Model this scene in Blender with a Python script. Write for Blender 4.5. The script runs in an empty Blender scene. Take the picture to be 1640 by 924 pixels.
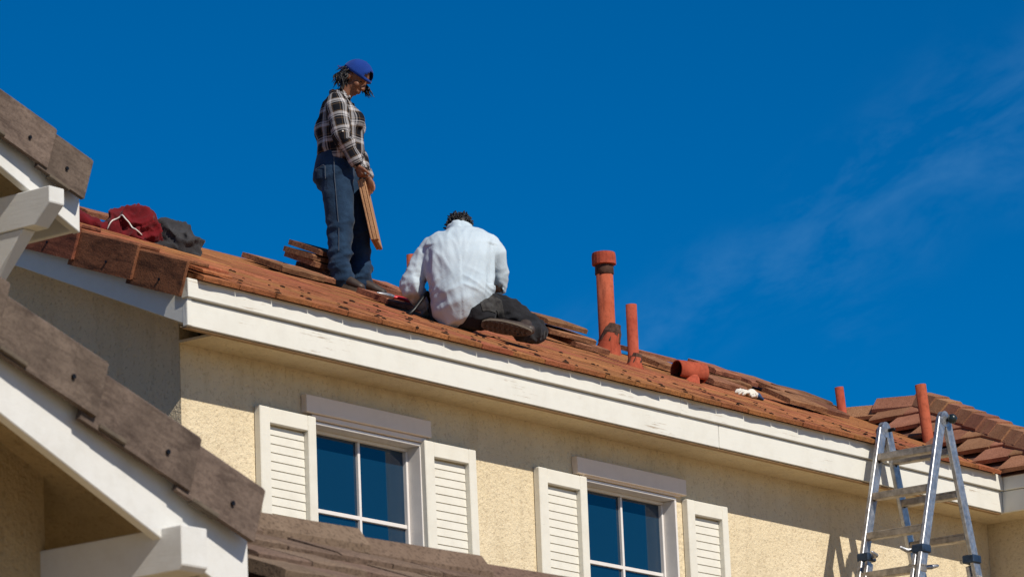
import bpy, bmesh, math, random
from mathutils import Vector, Matrix, noise
random.seed(7)
R = math.radians
scene = bpy.context.scene

# ------------------------------------------------------------ camera
cam_d = bpy.data.cameras.new('camera'); cam = bpy.data.objects.new('camera', cam_d)
scene.collection.objects.link(cam); scene.camera = cam
cam_d.sensor_width = 36.0; cam_d.lens = 153.66
cam_d.clip_start = 0.5; cam_d.clip_end = 3000
CAM = Vector((-18.868, -16.599, 1.624))
AZ, PITCH, ROLL = R(36.962), R(13.393), R(2.405)
fw = Vector((math.cos(AZ)*math.cos(PITCH), math.sin(AZ)*math.cos(PITCH), math.sin(PITCH)))
r0 = Vector((math.sin(AZ), -math.cos(AZ), 0)); u0 = r0.cross(fw)
rr = r0*math.cos(ROLL) - u0*math.sin(ROLL); uu = u0*math.cos(ROLL) + r0*math.sin(ROLL)
m = Matrix((rr, uu, -fw)).transposed().to_4x4(); m.translation = CAM
cam.matrix_world = m
cam_d.dof.use_dof = True; cam_d.dof.focus_distance = 29.5; cam_d.dof.aperture_fstop = 9.0

# ------------------------------------------------------------ world and sun
SUN_EL, SUN_AZ = R(42), R(11)          # the sun stands in front of the house, a little to its left
world = bpy.data.worlds.new('World'); scene.world = world; world.use_nodes = True
wn, wl = world.node_tree.nodes, world.node_tree.links
for n in list(wn): wn.remove(n)
sky = wn.new('ShaderNodeTexSky'); sky.sky_type = 'NISHITA'; sky.sun_disc = False
sky.sun_elevation = SUN_EL; sky.sun_rotation = R(180) + SUN_AZ
sky.altitude = 1500; sky.air_density = 0.8; sky.dust_density = 0.0; sky.ozone_density = 5.0
hsv = wn.new('ShaderNodeHueSaturation'); hsv.inputs['Saturation'].default_value = 1.40; hsv.inputs['Value'].default_value = 0.72
hsv.inputs['Hue'].default_value = 0.5
wl.new(sky.outputs[0], hsv.inputs['Color'])
BANK_N = (0.4148, -0.2416, -0.8773); BANK_ROT = (0, R(-24.5), R(-63.8))
# a thin bank of cirrus: streaky noise inside a broad ragged band that crosses the whole sky
tc = wn.new('ShaderNodeTexCoord')
def wm(op, a, b=None, c=None):
    n_ = wn.new('ShaderNodeMath'); n_.operation = op
    for k_, v_ in enumerate((a, b, c)):
        if v_ is None: continue
        if isinstance(v_, (int, float)): n_.inputs[k_].default_value = v_
        else: wl.new(v_, n_.inputs[k_])
    return n_.outputs[0]
def wnoise(scale, detail, rough, vec, dist=0.0):
    n_ = wn.new('ShaderNodeTexNoise'); n_.inputs['Scale'].default_value = scale; n_.inputs['Detail'].default_value = detail; n_.inputs['Roughness'].default_value = rough; n_.inputs['Distortion'].default_value = dist
    wl.new(vec, n_.inputs['Vector']); return n_.outputs[0]
dp = wn.new('ShaderNodeVectorMath'); dp.operation = 'DOT_PRODUCT'; wl.new(tc.outputs['Generated'], dp.inputs[0]); dp.inputs[1].default_value = BANK_N
mp = wn.new('ShaderNodeMapping'); mp.vector_type = 'TEXTURE'; mp.inputs['Rotation'].default_value = BANK_ROT; mp.inputs['Scale'].default_value = (2.4, 1.0, 1.0)
wl.new(tc.outputs['Generated'], mp.inputs[0])
off_ = wm('MULTIPLY', wm('SUBTRACT', wnoise(14, 3, 0.5, tc.outputs['Generated']), 0.5), 0.09)
dist_ = wm('ABSOLUTE', wm('ADD', dp.outputs['Value'], off_))
band = wn.new('ShaderNodeMapRange'); band.interpolation_type = 'SMOOTHSTEP'; band.inputs[1].default_value = 0.026; band.inputs[2].default_value = 0.0; wl.new(dist_, band.inputs[0])
st = wn.new('ShaderNodeMapRange'); st.inputs[1].default_value = 0.42; st.inputs[2].default_value = 0.80; wl.new(wnoise(70, 9, 0.66, mp.outputs[0], 0.35), st.inputs[0])
fac_ = wm('MULTIPLY', wm('MULTIPLY', band.outputs[0], st.outputs[0]), 0.11)
mx = wn.new('ShaderNodeMixRGB'); wl.new(fac_, mx.inputs[0]); wl.new(hsv.outputs[0], mx.inputs[1]); mx.inputs[2].default_value = (2.6, 5.2, 7.4, 1)
bgn = wn.new('ShaderNodeBackground'); bgn.inputs['Strength'].default_value = 0.127
wl.new(mx.outputs[0], bgn.inputs[0])
wo = wn.new('ShaderNodeOutputWorld'); wl.new(bgn.outputs[0], wo.inputs[0])

sd = bpy.data.lights.new('sun', 'SUN'); sun = bpy.data.objects.new('sun', sd); scene.collection.objects.link(sun)
sd.energy = 4.9; sd.angle = R(0.53); sd.color = (1.0, 0.93, 0.82)
sdir = Vector((math.sin(SUN_AZ)*math.cos(SUN_EL), math.cos(SUN_AZ)*math.cos(SUN_EL), -math.sin(SUN_EL)))
sun.rotation_euler = sdir.to_track_quat('-Z', 'Y').to_euler(); sun.location = (-6, -30, 30)

vs = scene.view_settings
vs.view_transform = 'Standard'; vs.look = 'None'; vs.exposure = 0.0; vs.gamma = 1.0; vs.use_curve_mapping = False

# ------------------------------------------------------------ object helpers
COL = scene.collection
def link(name, data, mat=None, parent=None):
    o = bpy.data.objects.new(name, data); COL.objects.link(o)
    if parent is not None: o.parent = parent
    if mat is not None:
        if len(o.data.materials) == 0: o.data.materials.append(mat)
    return o
def mesh_of(name, bm, smooth=False):
    me = bpy.data.meshes.new(name); bm.normal_update(); bm.to_mesh(me); bm.free()
    if smooth:
        for p_ in me.polygons: p_.use_smooth = True
    return me
def obj(name, bm, mat, parent=None, smooth=False):
    return link(name, mesh_of(name, bm, smooth), mat, parent)
def empty(name, loc=(0, 0, 0), rz=0.0):
    o = bpy.data.objects.new(name, None); COL.objects.link(o); o.location = loc; o.rotation_euler = (0, 0, rz)
    o.empty_display_size = 0.2
    return o
def tag(o, label=None, cat=None, group=None, kind=None):
    if label: o['label'] = label
    if cat: o['category'] = cat
    if group: o['group'] = group
    if kind: o['kind'] = kind
    return o
def box(bm, lo, hi, bevel=0.0, mat4=None, jit=0.0):
    lo, hi = Vector(lo), Vector(hi)
    cs = [Vector(((lo, hi)[i][0], (lo, hi)[j][1], (lo, hi)[k][2])) for i in (0, 1) for j in (0, 1) for k in (0, 1)]
    if jit: cs = [c + Vector((random.uniform(-jit, jit), random.uniform(-jit, jit), random.uniform(-jit, jit))) for c in cs]
    if mat4 is not None: cs = [mat4 @ c for c in cs]
    v = [bm.verts.new(c) for c in cs]
    fs = [bm.faces.new([v[i] for i in q]) for q in ((0, 1, 3, 2), (4, 6, 7, 5), (0, 4, 5, 1), (2, 3, 7, 6), (0, 2, 6, 4), (1, 5, 7, 3))]
    if bevel > 0:
        es = list({e for f in fs for e in f.edges})
        bmesh.ops.bevel(bm, geom=es, offset=bevel, segments=1, affect='EDGES', profile=0.5)
def prism(bm, pts, d, bevel=0.0):
    """closed outline pts (3D, planar) pushed along vector d"""
    d = Vector(d); a = [bm.verts.new(Vector(p_)) for p_ in pts]; b = [bm.verts.new(Vector(p_) + d) for p_ in pts]
    n = len(pts); fs = [bm.faces.new(a), bm.faces.new(b[::-1])]
    for i in range(n):
        j = (i+1) % n; fs.append(bm.faces.new((a[j], a[i], b[i], b[j])))
    bmesh.ops.recalc_face_normals(bm, faces=fs)
    if bevel > 0: bmesh.ops.bevel(bm, geom=list({e for f in fs for e in f.edges}), offset=bevel, segments=1, affect='EDGES')
def frame_of(axis, ref=None):
    z = Vector(axis).normalized(); ref = Vector(ref) if ref is not None else (Vector((0, 0, 1)) if abs(z.z) < 0.9 else Vector((0, 1, 0)))
    x = (ref - z*ref.dot(z)).normalized(); return x, z.cross(x), z
def tube(bm, pts, rad, seg=12, ref=None, ends=True, fixed=False):
    """swept elliptical tube. rad entries: r or (ra, rb); ra lies along ref (made square to the path)."""
    P = [Vector(p_) for p_ in pts]; Q = [(r_, r_) if not isinstance(r_, (tuple, list)) else r_ for r_ in rad]
    rings = []; n = len(P); ref_ = Vector(ref) if ref is not None else None
    for i in range(n):
        t = (P[min(i+1, n-1)] - P[max(i-1, 0)]).normalized()
        if fixed: t = Vector((0, 0, 1))
        if ref_ is None: ref_ = Vector((1, 0, 0)) if abs(t.x) < 0.8 else Vector((0, 1, 0))
        x = (ref_ - t*ref_.dot(t)).normalized(); y = t.cross(x)
        rings.append((P[i], x, y, t, Q[i]))
        if ref is None: ref_ = x
    allr = []
    if ends:
        c, x, y, t, q = rings[0]; m_ = min(q)
        for k in (0.95, 0.6): allr.append((c - t*m_*math.sin(k*1.4)*0.9, x, y, (q[0]*math.cos(k*1.4), q[1]*math.cos(k*1.4))))
    allr += [(c, x, y, q) for c, x, y, t, q in rings]
    if ends:
        c, x, y, t, q = rings[-1]; m_ = min(q)
        for k in (0.6, 0.95): allr.append((c + t*m_*math.sin(k*1.4)*0.9, x, y, (q[0]*math.cos(k*1.4), q[1]*math.cos(k*1.4))))
    vr = []
    for c, x, y, q in allr:
        vr.append([bm.verts.new(c + x*q[0]*math.cos(2*math.pi*k/seg) + y*q[1]*math.sin(2*math.pi*k/seg)) for k in range(seg)])
    for a, b in zip(vr, vr[1:]):
        for k in range(seg): bm.faces.new((a[k], a[(k+1) % seg], b[(k+1) % seg], b[k]))
    bm.faces.new(vr[0][::-1]); bm.faces.new(vr[-1])
def ellipsoid(bm, c, r, rot=None, sub=3):
    g = bmesh.ops.create_icosphere(bm, subdivisions=sub, radius=1.0)
    M_ = Matrix.Translation(Vector(c)) @ (rot.to_4x4() if rot is not None else Matrix.Identity(4)) @ Matrix.Diagonal((r[0], r[1], r[2], 1))
    bmesh.ops.transform(bm, matrix=M_, verts=g['verts'])
def remesh(bm, voxel, smooth=2, fac=0.5):
    """fuse overlapping closed shapes into one continuous surface"""
    bmesh.ops.recalc_face_normals(bm, faces=bm.faces[:])
    me = bpy.data.meshes.new('tmp'); bm.to_mesh(me); bm.free()
    o = bpy.data.objects.new('tmp', me); COL.objects.link(o)
    mo = o.modifiers.new('r', 'REMESH'); mo.mode = 'VOXEL'; mo.voxel_size = voxel; mo.use_smooth_shade = True
    if smooth:
        ms = o.modifiers.new('s', 'SMOOTH'); ms.iterations = smooth; ms.factor = fac
    dg = bpy.context.evaluated_depsgraph_get()
    res = bpy.data.meshes.new_from_object(o.evaluated_get(dg))
    bpy.data.objects.remove(o); bpy.data.meshes.remove(me)
    for p_ in res.polygons: p_.use_smooth = True
    return res
def displace(me, fn):
    me.update(); ns = [v.normal.copy() for v in me.vertices]
    for v, n in zip(me.vertices, ns):
        v.co = v.co + fn(v.co, n)
    me.update()
def ridged(p_, sx, sy, sz, off=0.0):
    return 1.0 - 2.0*abs(noise.noise(Vector((p_[0]*sx + off, p_[1]*sy - off, p_[2]*sz + off*0.5))))

# ------------------------------------------------------------ materials
def mat(name):
    m_ = bpy.data.materials.new(name); m_.use_nodes = True
    nt = m_.node_tree; b = nt.nodes['Principled BSDF']
    return m_, nt.nodes, nt.links, b
def coords(N, L, scale=(1, 1, 1), rot=(0, 0, 0), kind='Object', rnd=True):
    t = N.new('ShaderNodeTexCoord'); mp_ = N.new('ShaderNodeMapping'); mp_.inputs['Scale'].default_value = scale; mp_.inputs['Rotation'].default_value = rot
    L.new(t.outputs[kind], mp_.inputs['Vector'])
    if rnd:
        oi = N.new('ShaderNodeObjectInfo'); ml = N.new('ShaderNodeMath'); ml.operation = 'MULTIPLY'; ml.inputs[1].default_value = 37.0
        L.new(oi.outputs['Random'], ml.inputs[0])
        cb = N.new('ShaderNodeCombineXYZ')
        for i in range(3): L.new(ml.outputs[0], cb.inputs[i])
        L.new(cb.outputs[0], mp_.inputs['Location'])
    return mp_.outputs[0]
def ntex(N, L, vec, scale, detail=4, rough=0.55, dist=0.0):
    n = N.new('ShaderNodeTexNoise'); n.inputs['Scale'].default_value = scale; n.inputs['Detail'].default_value = detail
    n.inputs['Roughness'].default_value = rough; n.inputs['Distortion'].default_value = dist; L.new(vec, n.inputs['Vector']); return n.outputs[0]
def ramp(N, L, fac, stops, interp='LINEAR'):
    r_ = N.new('ShaderNodeValToRGB'); r_.color_ramp.interpolation = interp
    e = r_.color_ramp.elements
    while len(e) < len(stops): e.new(0.5)
    for el, (p_, c) in zip(e, stops):
        el.position = p_; el.color = (c[0], c[1], c[2], 1) if isinstance(c, (tuple, list)) else (c, c, c, 1)
    L.new(fac, r_.inputs[0]); return r_.outputs[0]
def mixc(N, L, fac, a, b, mode='MIX'):
    x = N.new('ShaderNodeMixRGB'); x.blend_type = mode
    for i, v in ((0, fac), (1, a), (2, b)):
        if isinstance(v, (int, float)): x.inputs[i].default_value = v
        elif isinstance(v, (tuple, list)): x.inputs[i].default_value = (v[0], v[1], v[2], 1)
        else: L.new(v, x.inputs[i])
    return x.outputs[0]
def bump(N, L, b, h, strength=0.5, dist=0.01, prev=None):
    u = N.new('ShaderNodeBump'); u.inputs['Strength'].default_value = strength; u.inputs['Distance'].default_value = dist
    L.new(h, u.inputs['Height'])
    if prev is not None: L.new(prev, u.inputs['Normal'])
    L.new(u.outputs[0], b.inputs['Normal']); return u.outputs[0]
def value_shift(N, L, col, amt=0.25, hue=0.012):
    oi = N.new('ShaderNodeObjectInfo'); h = N.new('ShaderNodeHueSaturation'); mr = N.new('ShaderNodeMapRange')
    mr.inputs[3].default_value = 1-amt; mr.inputs[4].default_value = 1+amt; L.new(oi.outputs['Random'], mr.inputs[0]); L.new(mr.outputs[0], h.inputs['Value'])
    f = N.new('ShaderNodeMath'); f.operation = 'MULTIPLY'; f.inputs[1].default_value = 7.31; L.new(oi.outputs['Random'], f.inputs[0])
    fr = N.new('ShaderNodeMath'); fr.operation = 'FRACT'; L.new(f.outputs[0], fr.inputs[0])
    m2 = N.new('ShaderNodeMapRange'); m2.inputs[3].default_value = 0.5-hue; m2.inputs[4].default_value = 0.5+hue; L.new(fr.outputs[0], m2.inputs[0]); L.new(m2.outputs[0], h.inputs['Hue'])
    L.new(col, h.inputs['Color']); return h.outputs[0]

def m_stucco(name, c1, c2):
    m_, N, L, b = mat(name); v = coords(N, L, rnd=False)
    big = ntex(N, L, v, 1.3, 5, 0.6)
    drip = ntex(N, L, coords(N, L, (6, 6, 0.7), rnd=False), 1.5, 5, 0.65)
    fine = ntex(N, L, v, 55, 4, 0.6)
    col = ramp(N, L, big, [(0.3, c1), (0.7, c2)])
    col = mixc(N, L, ramp(N, L, drip, [(0.5, 0.0), (0.75, 0.35)]), col, (c1[0]*0.62, c1[1]*0.58, c1[2]*0.52))
    trow = ntex(N, L, v, 6.5, 4, 0.6, 0.8)
    col = mixc(N, L, ramp(N, L, trow, [(0.35, 0.12), (0.6, 0.0)]), col, (c1[0]*0.70, c1[1]*0.68, c1[2]*0.66))
    lumps = ntex(N, L, v, 46, 4, 0.6, 0.2)
    pit = ramp(N, L, lumps, [(0.34, 0.0), (0.44, 1.0)])
    col = mixc(N, L, pit, mixc(N, L, 0.3, col, (c1[0]*0.4, c1[1]*0.3, c1[2]*0.25)), col)
    L.new(col, b.inputs['Base Color']); b.inputs['Roughness'].default_value = 0.95; b.inputs['Specular IOR Level'].default_value = 0.15
    n_ = bump(N, L, b, lumps, 0.75, 0.016); n_ = bump(N, L, b, trow, 0.3, 0.03, n_); bump(N, L, b, fine, 0.5, 0.004, n_)
    return m_
def m_paint(name, c, grain=(1, 30, 30), peel=0.62, wood=(0.30, 0.20, 0.11), dirt=0.25):
    m_, N, L, b = mat(name)
    vg = coords(N, L, grain); v = coords(N, L)
    g = ntex(N, L, vg, 3.0, 6, 0.7, 0.3); bigp = ntex(N, L, v, 1.7, 4, 0.6)
    dirtn = ntex(N, L, v, 7, 6, 0.7)
    col = mixc(N, L, ramp(N, L, dirtn, [(0.45, 0.0), (0.8, dirt)]), c, (c[0]*0.66, c[1]*0.62, c[2]*0.55))
    pk = N.new('ShaderNodeMath'); pk.operation = 'MULTIPLY'; L.new(ramp(N, L, g, [(peel, 0.0), (peel+0.03, 1.0)]), pk.inputs[0]); L.new(ramp(N, L, bigp, [(0.52, 0.0), (0.62, 1.0)]), pk.inputs[1])
    col = mixc(N, L, pk.outputs[0], col, wood)
    L.new(col, b.inputs['Base Color']); b.inputs['Roughness'].default_value = 0.6; b.inputs['Specular IOR Level'].default_value = 0.3
    n_ = bump(N, L, b, g, 0.25, 0.004); bump(N, L, b, pk.outputs[0], 0.5, -0.002, n_)
    return m_
def m_tile(name, c1, c2, stain, grain=90, amt=0.18, stain_at=0.6, fine=0.55, hue=0.012, bs=0.65, streak=(2.0, 7.0, 7.0), lines=None, lamt=0.6):
    m_, N, L, b = mat(name); v = coords(N, L)
    a = ntex(N, L, v, 5, 5, 0.65); s = ntex(N, L, coords(N, L, streak), 2.0, 5, 0.7, 0.4); f = ntex(N, L, v, grain, 3, 0.7)
    col = ramp(N, L, a, [(0.3, c1), (0.72, c2)])
    col = mixc(N, L, ramp(N, L, s, [(stain_at, 0.0), (stain_at+0.18, 0.75)]), col, stain)
    col = mixc(N, L, ramp(N, L, f, [(0.36, fine), (0.5, 0.0)]), col, stain)
    if lines:
        ln = ntex(N, L, coords(N, L, lines), 1.0, 5, 0.75, 0.2)
        col = mixc(N, L, ramp(N, L, ln, [(0.42, lamt), (0.56, 0.0)]), col, stain)
    col = value_shift(N, L, col, amt, hue)
    L.new(col, b.inputs['Base Color']); b.inputs['Roughness'].default_value = 0.92; b.inputs['Specular IOR Level'].default_value = 0.2
    n_ = bump(N, L, b, f, bs, 0.006); bump(N, L, b, a, 0.4, 0.01, n_)
    return m_
def m_cloth(name, c1, c2, scale=9, weave=420, rough=0.9, bs=0.35):
    m_, N, L, b = mat(name); v = coords(N, L, rnd=False)
    a = ntex(N, L, v, scale, 5, 0.6); w = ntex(N, L, v, weave, 2, 0.5); wr = ntex(N, L, v, 26, 4, 0.6, 1.0)
    L.new(mixc(N, L, ramp(N, L, w, [(0.35, 0.25), (0.6, 0.0)]), ramp(N, L, a, [(0.3, c1), (0.7, c2)]), (c1[0]*0.5, c1[1]*0.5, c1[2]*0.5)), b.inputs['Base Color'])
    b.inputs['Roughness'].default_value = rough; b.inputs['Specular IOR Level'].default_value = 0.15
    b.inputs['Sheen Weight'].default_value = 0.08
    n_ = bump(N, L, b, wr, bs, 0.01); bump(N, L, b, w, 0.3, 0.001, n_)
    return m_
def m_plain(name, c, rough=0.6, metal=0.0, var=0.3, scale=12, bs=0.2, spec=0.4):
    m_, N, L, b = mat(name); v = coords(N, L)
    a = ntex(N, L, v, scale, 5, 0.65)
    L.new(ramp(N, L, a, [(0.3, tuple(x*(1-var) for x in c)), (0.7, tuple(min(1, x*(1+var*0.5)) for x in c))]), b.inputs['Base Color'])
    b.inputs['Metallic'].default_value = metal; b.inputs['Specular IOR Level'].default_value = spec
    L.new(ramp(N, L, ntex(N, L, v, scale*2.3, 4, 0.6), [(0.3, max(0.02, rough-0.12)), (0.7, min(1, rough+0.12))]), b.inputs['Roughness'])
    bump(N, L, b, a, bs, 0.004)
    return m_

STUCCO = m_stucco('cream_stucco', (0.65, 0.54, 0.355), (0.72, 0.61, 0.425))
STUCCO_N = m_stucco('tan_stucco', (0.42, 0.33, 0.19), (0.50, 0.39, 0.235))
WHITE = m_paint('white_board_paint', (0.68, 0.665, 0.60), peel=0.60)
WHITE_SH = m_paint('cream_shutter_paint', (0.68, 0.655, 0.575), grain=(3, 3, 12), peel=0.68, dirt=0.3)
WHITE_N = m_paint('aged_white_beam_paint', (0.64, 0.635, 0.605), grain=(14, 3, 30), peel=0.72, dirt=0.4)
WHITE_W = m_plain('white_window_frame', (0.70, 0.665, 0.63), 0.45, var=0.06)
TRIM = m_paint('lilac_white_trim_paint', (0.82, 0.70, 0.585), grain=(3, 30, 30), peel=0.75, dirt=0.2)
TILE = m_tile('orange_brown_tile', (0.28, 0.094, 0.036), (0.43, 0.160, 0.064), (0.075, 0.025, 0.012), grain=75, amt=0.20, lines=(12, 60, 60), lamt=0.35)
TILE_L = m_tile('dusty_brown_tile', (0.235, 0.10, 0.050), (0.35, 0.165, 0.088), (0.075, 0.027, 0.015), amt=0.34, stain_at=0.5, lines=(7, 60, 60))
TILE_W = m_tile('red_brown_tile', (0.265, 0.118, 0.062), (0.375, 0.180, 0.102), (0.085, 0.032, 0.018), amt=0.2, stain_at=0.68)
TILE_R = m_tile('dark_stained_rake_tile', (0.19, 0.070, 0.032), (0.28, 0.112, 0.052), (0.030, 0.012, 0.008), amt=0.12, stain_at=0.46, streak=(6, 1.6, 6), fine=0.4)
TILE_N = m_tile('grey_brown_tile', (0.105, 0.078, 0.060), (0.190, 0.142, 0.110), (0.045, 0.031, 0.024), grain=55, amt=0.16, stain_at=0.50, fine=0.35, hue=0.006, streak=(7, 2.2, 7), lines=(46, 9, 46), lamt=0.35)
TILE_P = m_tile('weathered_brown_tile', (0.135, 0.090, 0.062), (0.205, 0.142, 0.100), (0.035, 0.022, 0.016), grain=60, amt=0.12, stain_at=0.62)
TILE_H = m_tile('pale_orange_tile', (0.34, 0.165, 0.085), (0.44, 0.225, 0.125), (0.16, 0.065, 0.032), amt=0.0, stain_at=0.66, fine=0.3)
DIRT = m_plain('black_debris', (0.035, 0.018, 0.012), 0.95, spec=0.1)
GLASS, N, L, b = mat('dark_window_glass')
b.inputs['Base Color'].default_value = (0.003, 0.026, 0.058, 1); b.inputs['Roughness'].default_value = 0.03; b.inputs['IOR'].default_value = 1.6; b.inputs['Specular IOR Level'].default_value = 0.6
bump(N, L, b, ntex(N, L, coords(N, L), 1.2, 1), 0.03, 0.01)
RED = m_tile('orange_red_pipe_paint', (0.31, 0.058, 0.026), (0.43, 0.105, 0.055), (0.10, 0.022, 0.012), grain=26, amt=0.05, stain_at=0.55, streak=(9, 9, 1.6), fine=0.3, hue=0.004, bs=0.2)
RUST = m_plain('rusty_black_mastic', (0.075, 0.035, 0.022), 0.95, var=0.7, scale=30, bs=0.9)
RUNGM = m_plain('worn_brownish_aluminium', (0.42, 0.37, 0.31), 0.5, 0.7, var=0.5, scale=18, bs=0.2)
ALU = m_plain('worn_aluminium', (0.50, 0.50, 0.51), 0.45, 0.85, var=0.45, scale=22, bs=0.15)
KNOB = m_plain('dark_green_plastic', (0.012, 0.022, 0.024), 0.35)
BLUEP = m_plain('dark_blue_lock', (0.03, 0.055, 0.10), 0.45, 0.4, var=0.6)
SKIN = m_plain('brown_skin', (0.185, 0.075, 0.038), 0.5, var=0.18, scale=25, bs=0.1)
HAIR = m_plain('black_hair', (0.012, 0.010, 0.010), 0.5, var=0.5, scale=90, bs=0.4)
CAPM = m_cloth('royal_blue_cap', (0.006, 0.032, 0.19), (0.009, 0.048, 0.26), bs=0.15)
DENIM = m_cloth('blue_denim', (0.005, 0.016, 0.038), (0.023, 0.056, 0.108), scale=6, bs=0.5)
BLACKD = m_cloth('black_trousers', (0.006, 0.006, 0.007), (0.020, 0.020, 0.023), scale=6, bs=0.5)
SHIRTW = m_cloth('pale_blue_shirt', (0.42, 0.505, 0.565), (0.53, 0.605, 0.655), scale=4, bs=0.22)
REDC = m_cloth('dark_red_fleece', (0.07, 0.003, 0.005), (0.155, 0.006, 0.010), bs=0.6)
GREYC = m_cloth('charcoal_fleece', (0.022, 0.021, 0.023), (0.050, 0.048, 0.050), bs=0.6)
CORD = m_plain('white_cord', (0.7, 0.68, 0.62), 0.7)
SHOE = m_plain('dark_brown_leather', (0.045, 0.030, 0.022), 0.55, var=0.5, bs=0.5)
SOLE = m_plain('dusty_rubber_sole', (0.11, 0.085, 0.06), 0.9, var=0.4, bs=0.5)
IRON = m_plain('black_iron', (0.012, 0.012, 0.013), 0.45, 0.6)
REDPL = m_plain('red_plastic_grip', (0.55, 0.02, 0.025), 0.4)
SOIL = m_plain('dry_tan_ground', (0.34, 0.245, 0.135), 0.95, scale=0.6, var=0.2)
EYE = m_plain('dark_eye', (0.02, 0.012, 0.01), 0.25)
GLOVEW = m_cloth('white_work_glove', (0.62, 0.58, 0.50), (0.75, 0.70, 0.62), scale=30)
GLOVEB = m_cloth('blue_glove_cuff', (0.02, 0.05, 0.13), (0.04, 0.08, 0.18), scale=30)

# plaid: two crossing sets of bands read from a per-vertex coordinate stored with the shirt
PLAID, N, L, b = mat('black_white_plaid')
at = N.new('ShaderNodeAttribute'); at.attribute_name = 'plaid'
sp = N.new('ShaderNodeSeparateXYZ'); L.new(at.outputs['Vector'], sp.inputs[0])
def bands(sock, period, off):
    d_ = N.new('ShaderNodeMath'); d_.operation = 'MULTIPLY_ADD'; d_.inputs[1].default_value = 1/period; d_.inputs[2].default_value = off; L.new(sock, d_.inputs[0])
    f_ = N.new('ShaderNodeMath'); f_.operation = 'FRACT'; L.new(d_.outputs[0], f_.inputs[0])
    K = (0.008, 0.009, 0.013); W = (0.46, 0.445, 0.45); B = (0.12, 0.08, 0.048); G = (0.11, 0.108, 0.115)
    return ramp(N, L, f_.outputs[0], [(0.0, K), (0.34, B), (0.42, W), (0.60, G), (0.68, W), (0.74, K), (0.86, B), (0.91, K)], 'CONSTANT')
pc = mixc(N, L, 0.5, bands(sp.outputs[0], 0.105, 0.1), bands(sp.outputs[1], 0.112, 0.3))
L.new(pc, b.inputs['Base Color']); b.inputs['Roughness'].default_value = 0.9; b.inputs['Specular IOR Level'].default_value = 0.1
v_ = coords(N, L, rnd=False); n_ = bump(N, L, b, ntex(N, L, v_, 24, 4, 0.6, 1.0), 0.45, 0.012)

# ============================================================ setting
bm = bmesh.new()
for q in ([(-500, -500, 0), (500, -500, 0), (500, 500, 0), (-500, 500, 0)],): bm.faces.new([bm.verts.new(p_) for p_ in q])
tag(obj('ground', bm, SOIL), kind='structure')

# ============================================================ the stucco house
ZE, FT, TP = 7.45, 7.733, 0.44
TH = math.atan(TP); CT, ST = math.cos(TH), math.sin(TH)
ZT = FT + 0.03
RIDGE_Y = 2.95
def roof_z(x, y): return ZT + TP*(y + 0.04)
def roof_frame(x, y, lift=0.0, rz=0.0, tilt=0.0):
    """roof-lying frame: local x along the eave, local y up the slope, local z off the slope"""
    M_ = Matrix(((1, 0, 0), (0, CT, -ST), (0, ST, CT))).to_4x4()
    M_.translation = Vector((x, y, roof_z(x, y))) + Vector((0, -ST, CT))*lift
    return M_ @ Matrix.Rotation(rz, 4, 'Z') @ Matrix.Rotation(tilt, 4, 'X')

house = tag(empty('stucco_house', (4.6, 3.0, 0)), 'cream stucco two-storey house with white fascia and brown tile roof', 'house')
HINV = Matrix.Translation((-4.6, -3.0, 0))
def hobj(name, bm, m_, parent=None, smooth=False):
    """a part of the house built in world coordinates"""
    bmesh.ops.transform(bm, matrix=HINV, verts=bm.verts[:])
    return obj(name, bm, m_, house if parent is None else parent, smooth)
def hput(name, me, m_, M_, parent):
    o = link(name, me, m_, parent); o.matrix_local = HINV @ M_; return o

# walls (with window openings and their reveals)
WY, WX = 0.36, 0.335
OPEN = [(1.50, 2.625), (4.31, 5.43)]; OZ = (5.90, 7.150)
bm = bmesh.new()
xs = [WX, OPEN[0][0], OPEN[0][1], OPEN[1][0], OPEN[1][1], 9.57]; zs = [0, OZ[0], OZ[1], ZE + 0.05]
for i in range(5):
    for j in range(3):
        if j == 1 and i in (1, 3): continue
        bm.faces.new([bm.verts.new(p_) for p_ in ((xs[i], WY, zs[j]), (xs[i+1], WY, zs[j]), (xs[i+1], WY, zs[j+1]), (xs[i], WY, zs[j+1]))])
for a, c in OPEN:
    y2 = WY + 0.14; z0, z1 = OZ
    for q in (((a, WY, z0), (a, WY, z1), (a, y2, z1), (a, y2, z0)), ((c, WY, z0), (c, y2, z0), (c, y2, z1), (c, WY, z1)),
              ((a, WY, z1), (c, WY, z1), (c, y2, z1), (a, y2, z1)), ((a, WY, z0), (a, y2, z0), (c, y2, z0), (c, WY, z0))):
        bm.faces.new([bm.verts.new(p_) for p_ in q])
bmesh.ops.remove_doubles(bm, verts=bm.verts[:], dist=1e-4)
hobj('front_wall', bm, STUCCO)
bm = bmesh.new()   # gable wall
prism(bm, [(WX, WY, 0), (WX, 5.54, 0), (WX, 5.54, roof_z(0, 0.36)-0.16), (WX, RIDGE_Y, roof_z(0, RIDGE_Y)-0.16), (WX, WY, roof_z(0, 0.36)-0.16)], (0.18, 0, 0))
for v in bm.verts:
    if v.co.y < WY + 1e-3: v.co.y += 0.003
hobj('gable_wall', bm, STUCCO)
bm = bmesh.new(); box(bm, (9.573, -0.24, 0), (13.9, WY+0.2, ZE+0.05)); hobj('wing_wall', bm, STUCCO)
bm = bmesh.new(); box(bm, (WX+0.2, 5.3, 0), (13.9, 5.54, 7.7)); hobj('rear_wall', bm, STUCCO)
bm = bmesh.new(); box(bm, (13.7, WY+0.21, 0), (13.9, 5.29, 7.7)); hobj('end_wall', bm, STUCCO)
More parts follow.
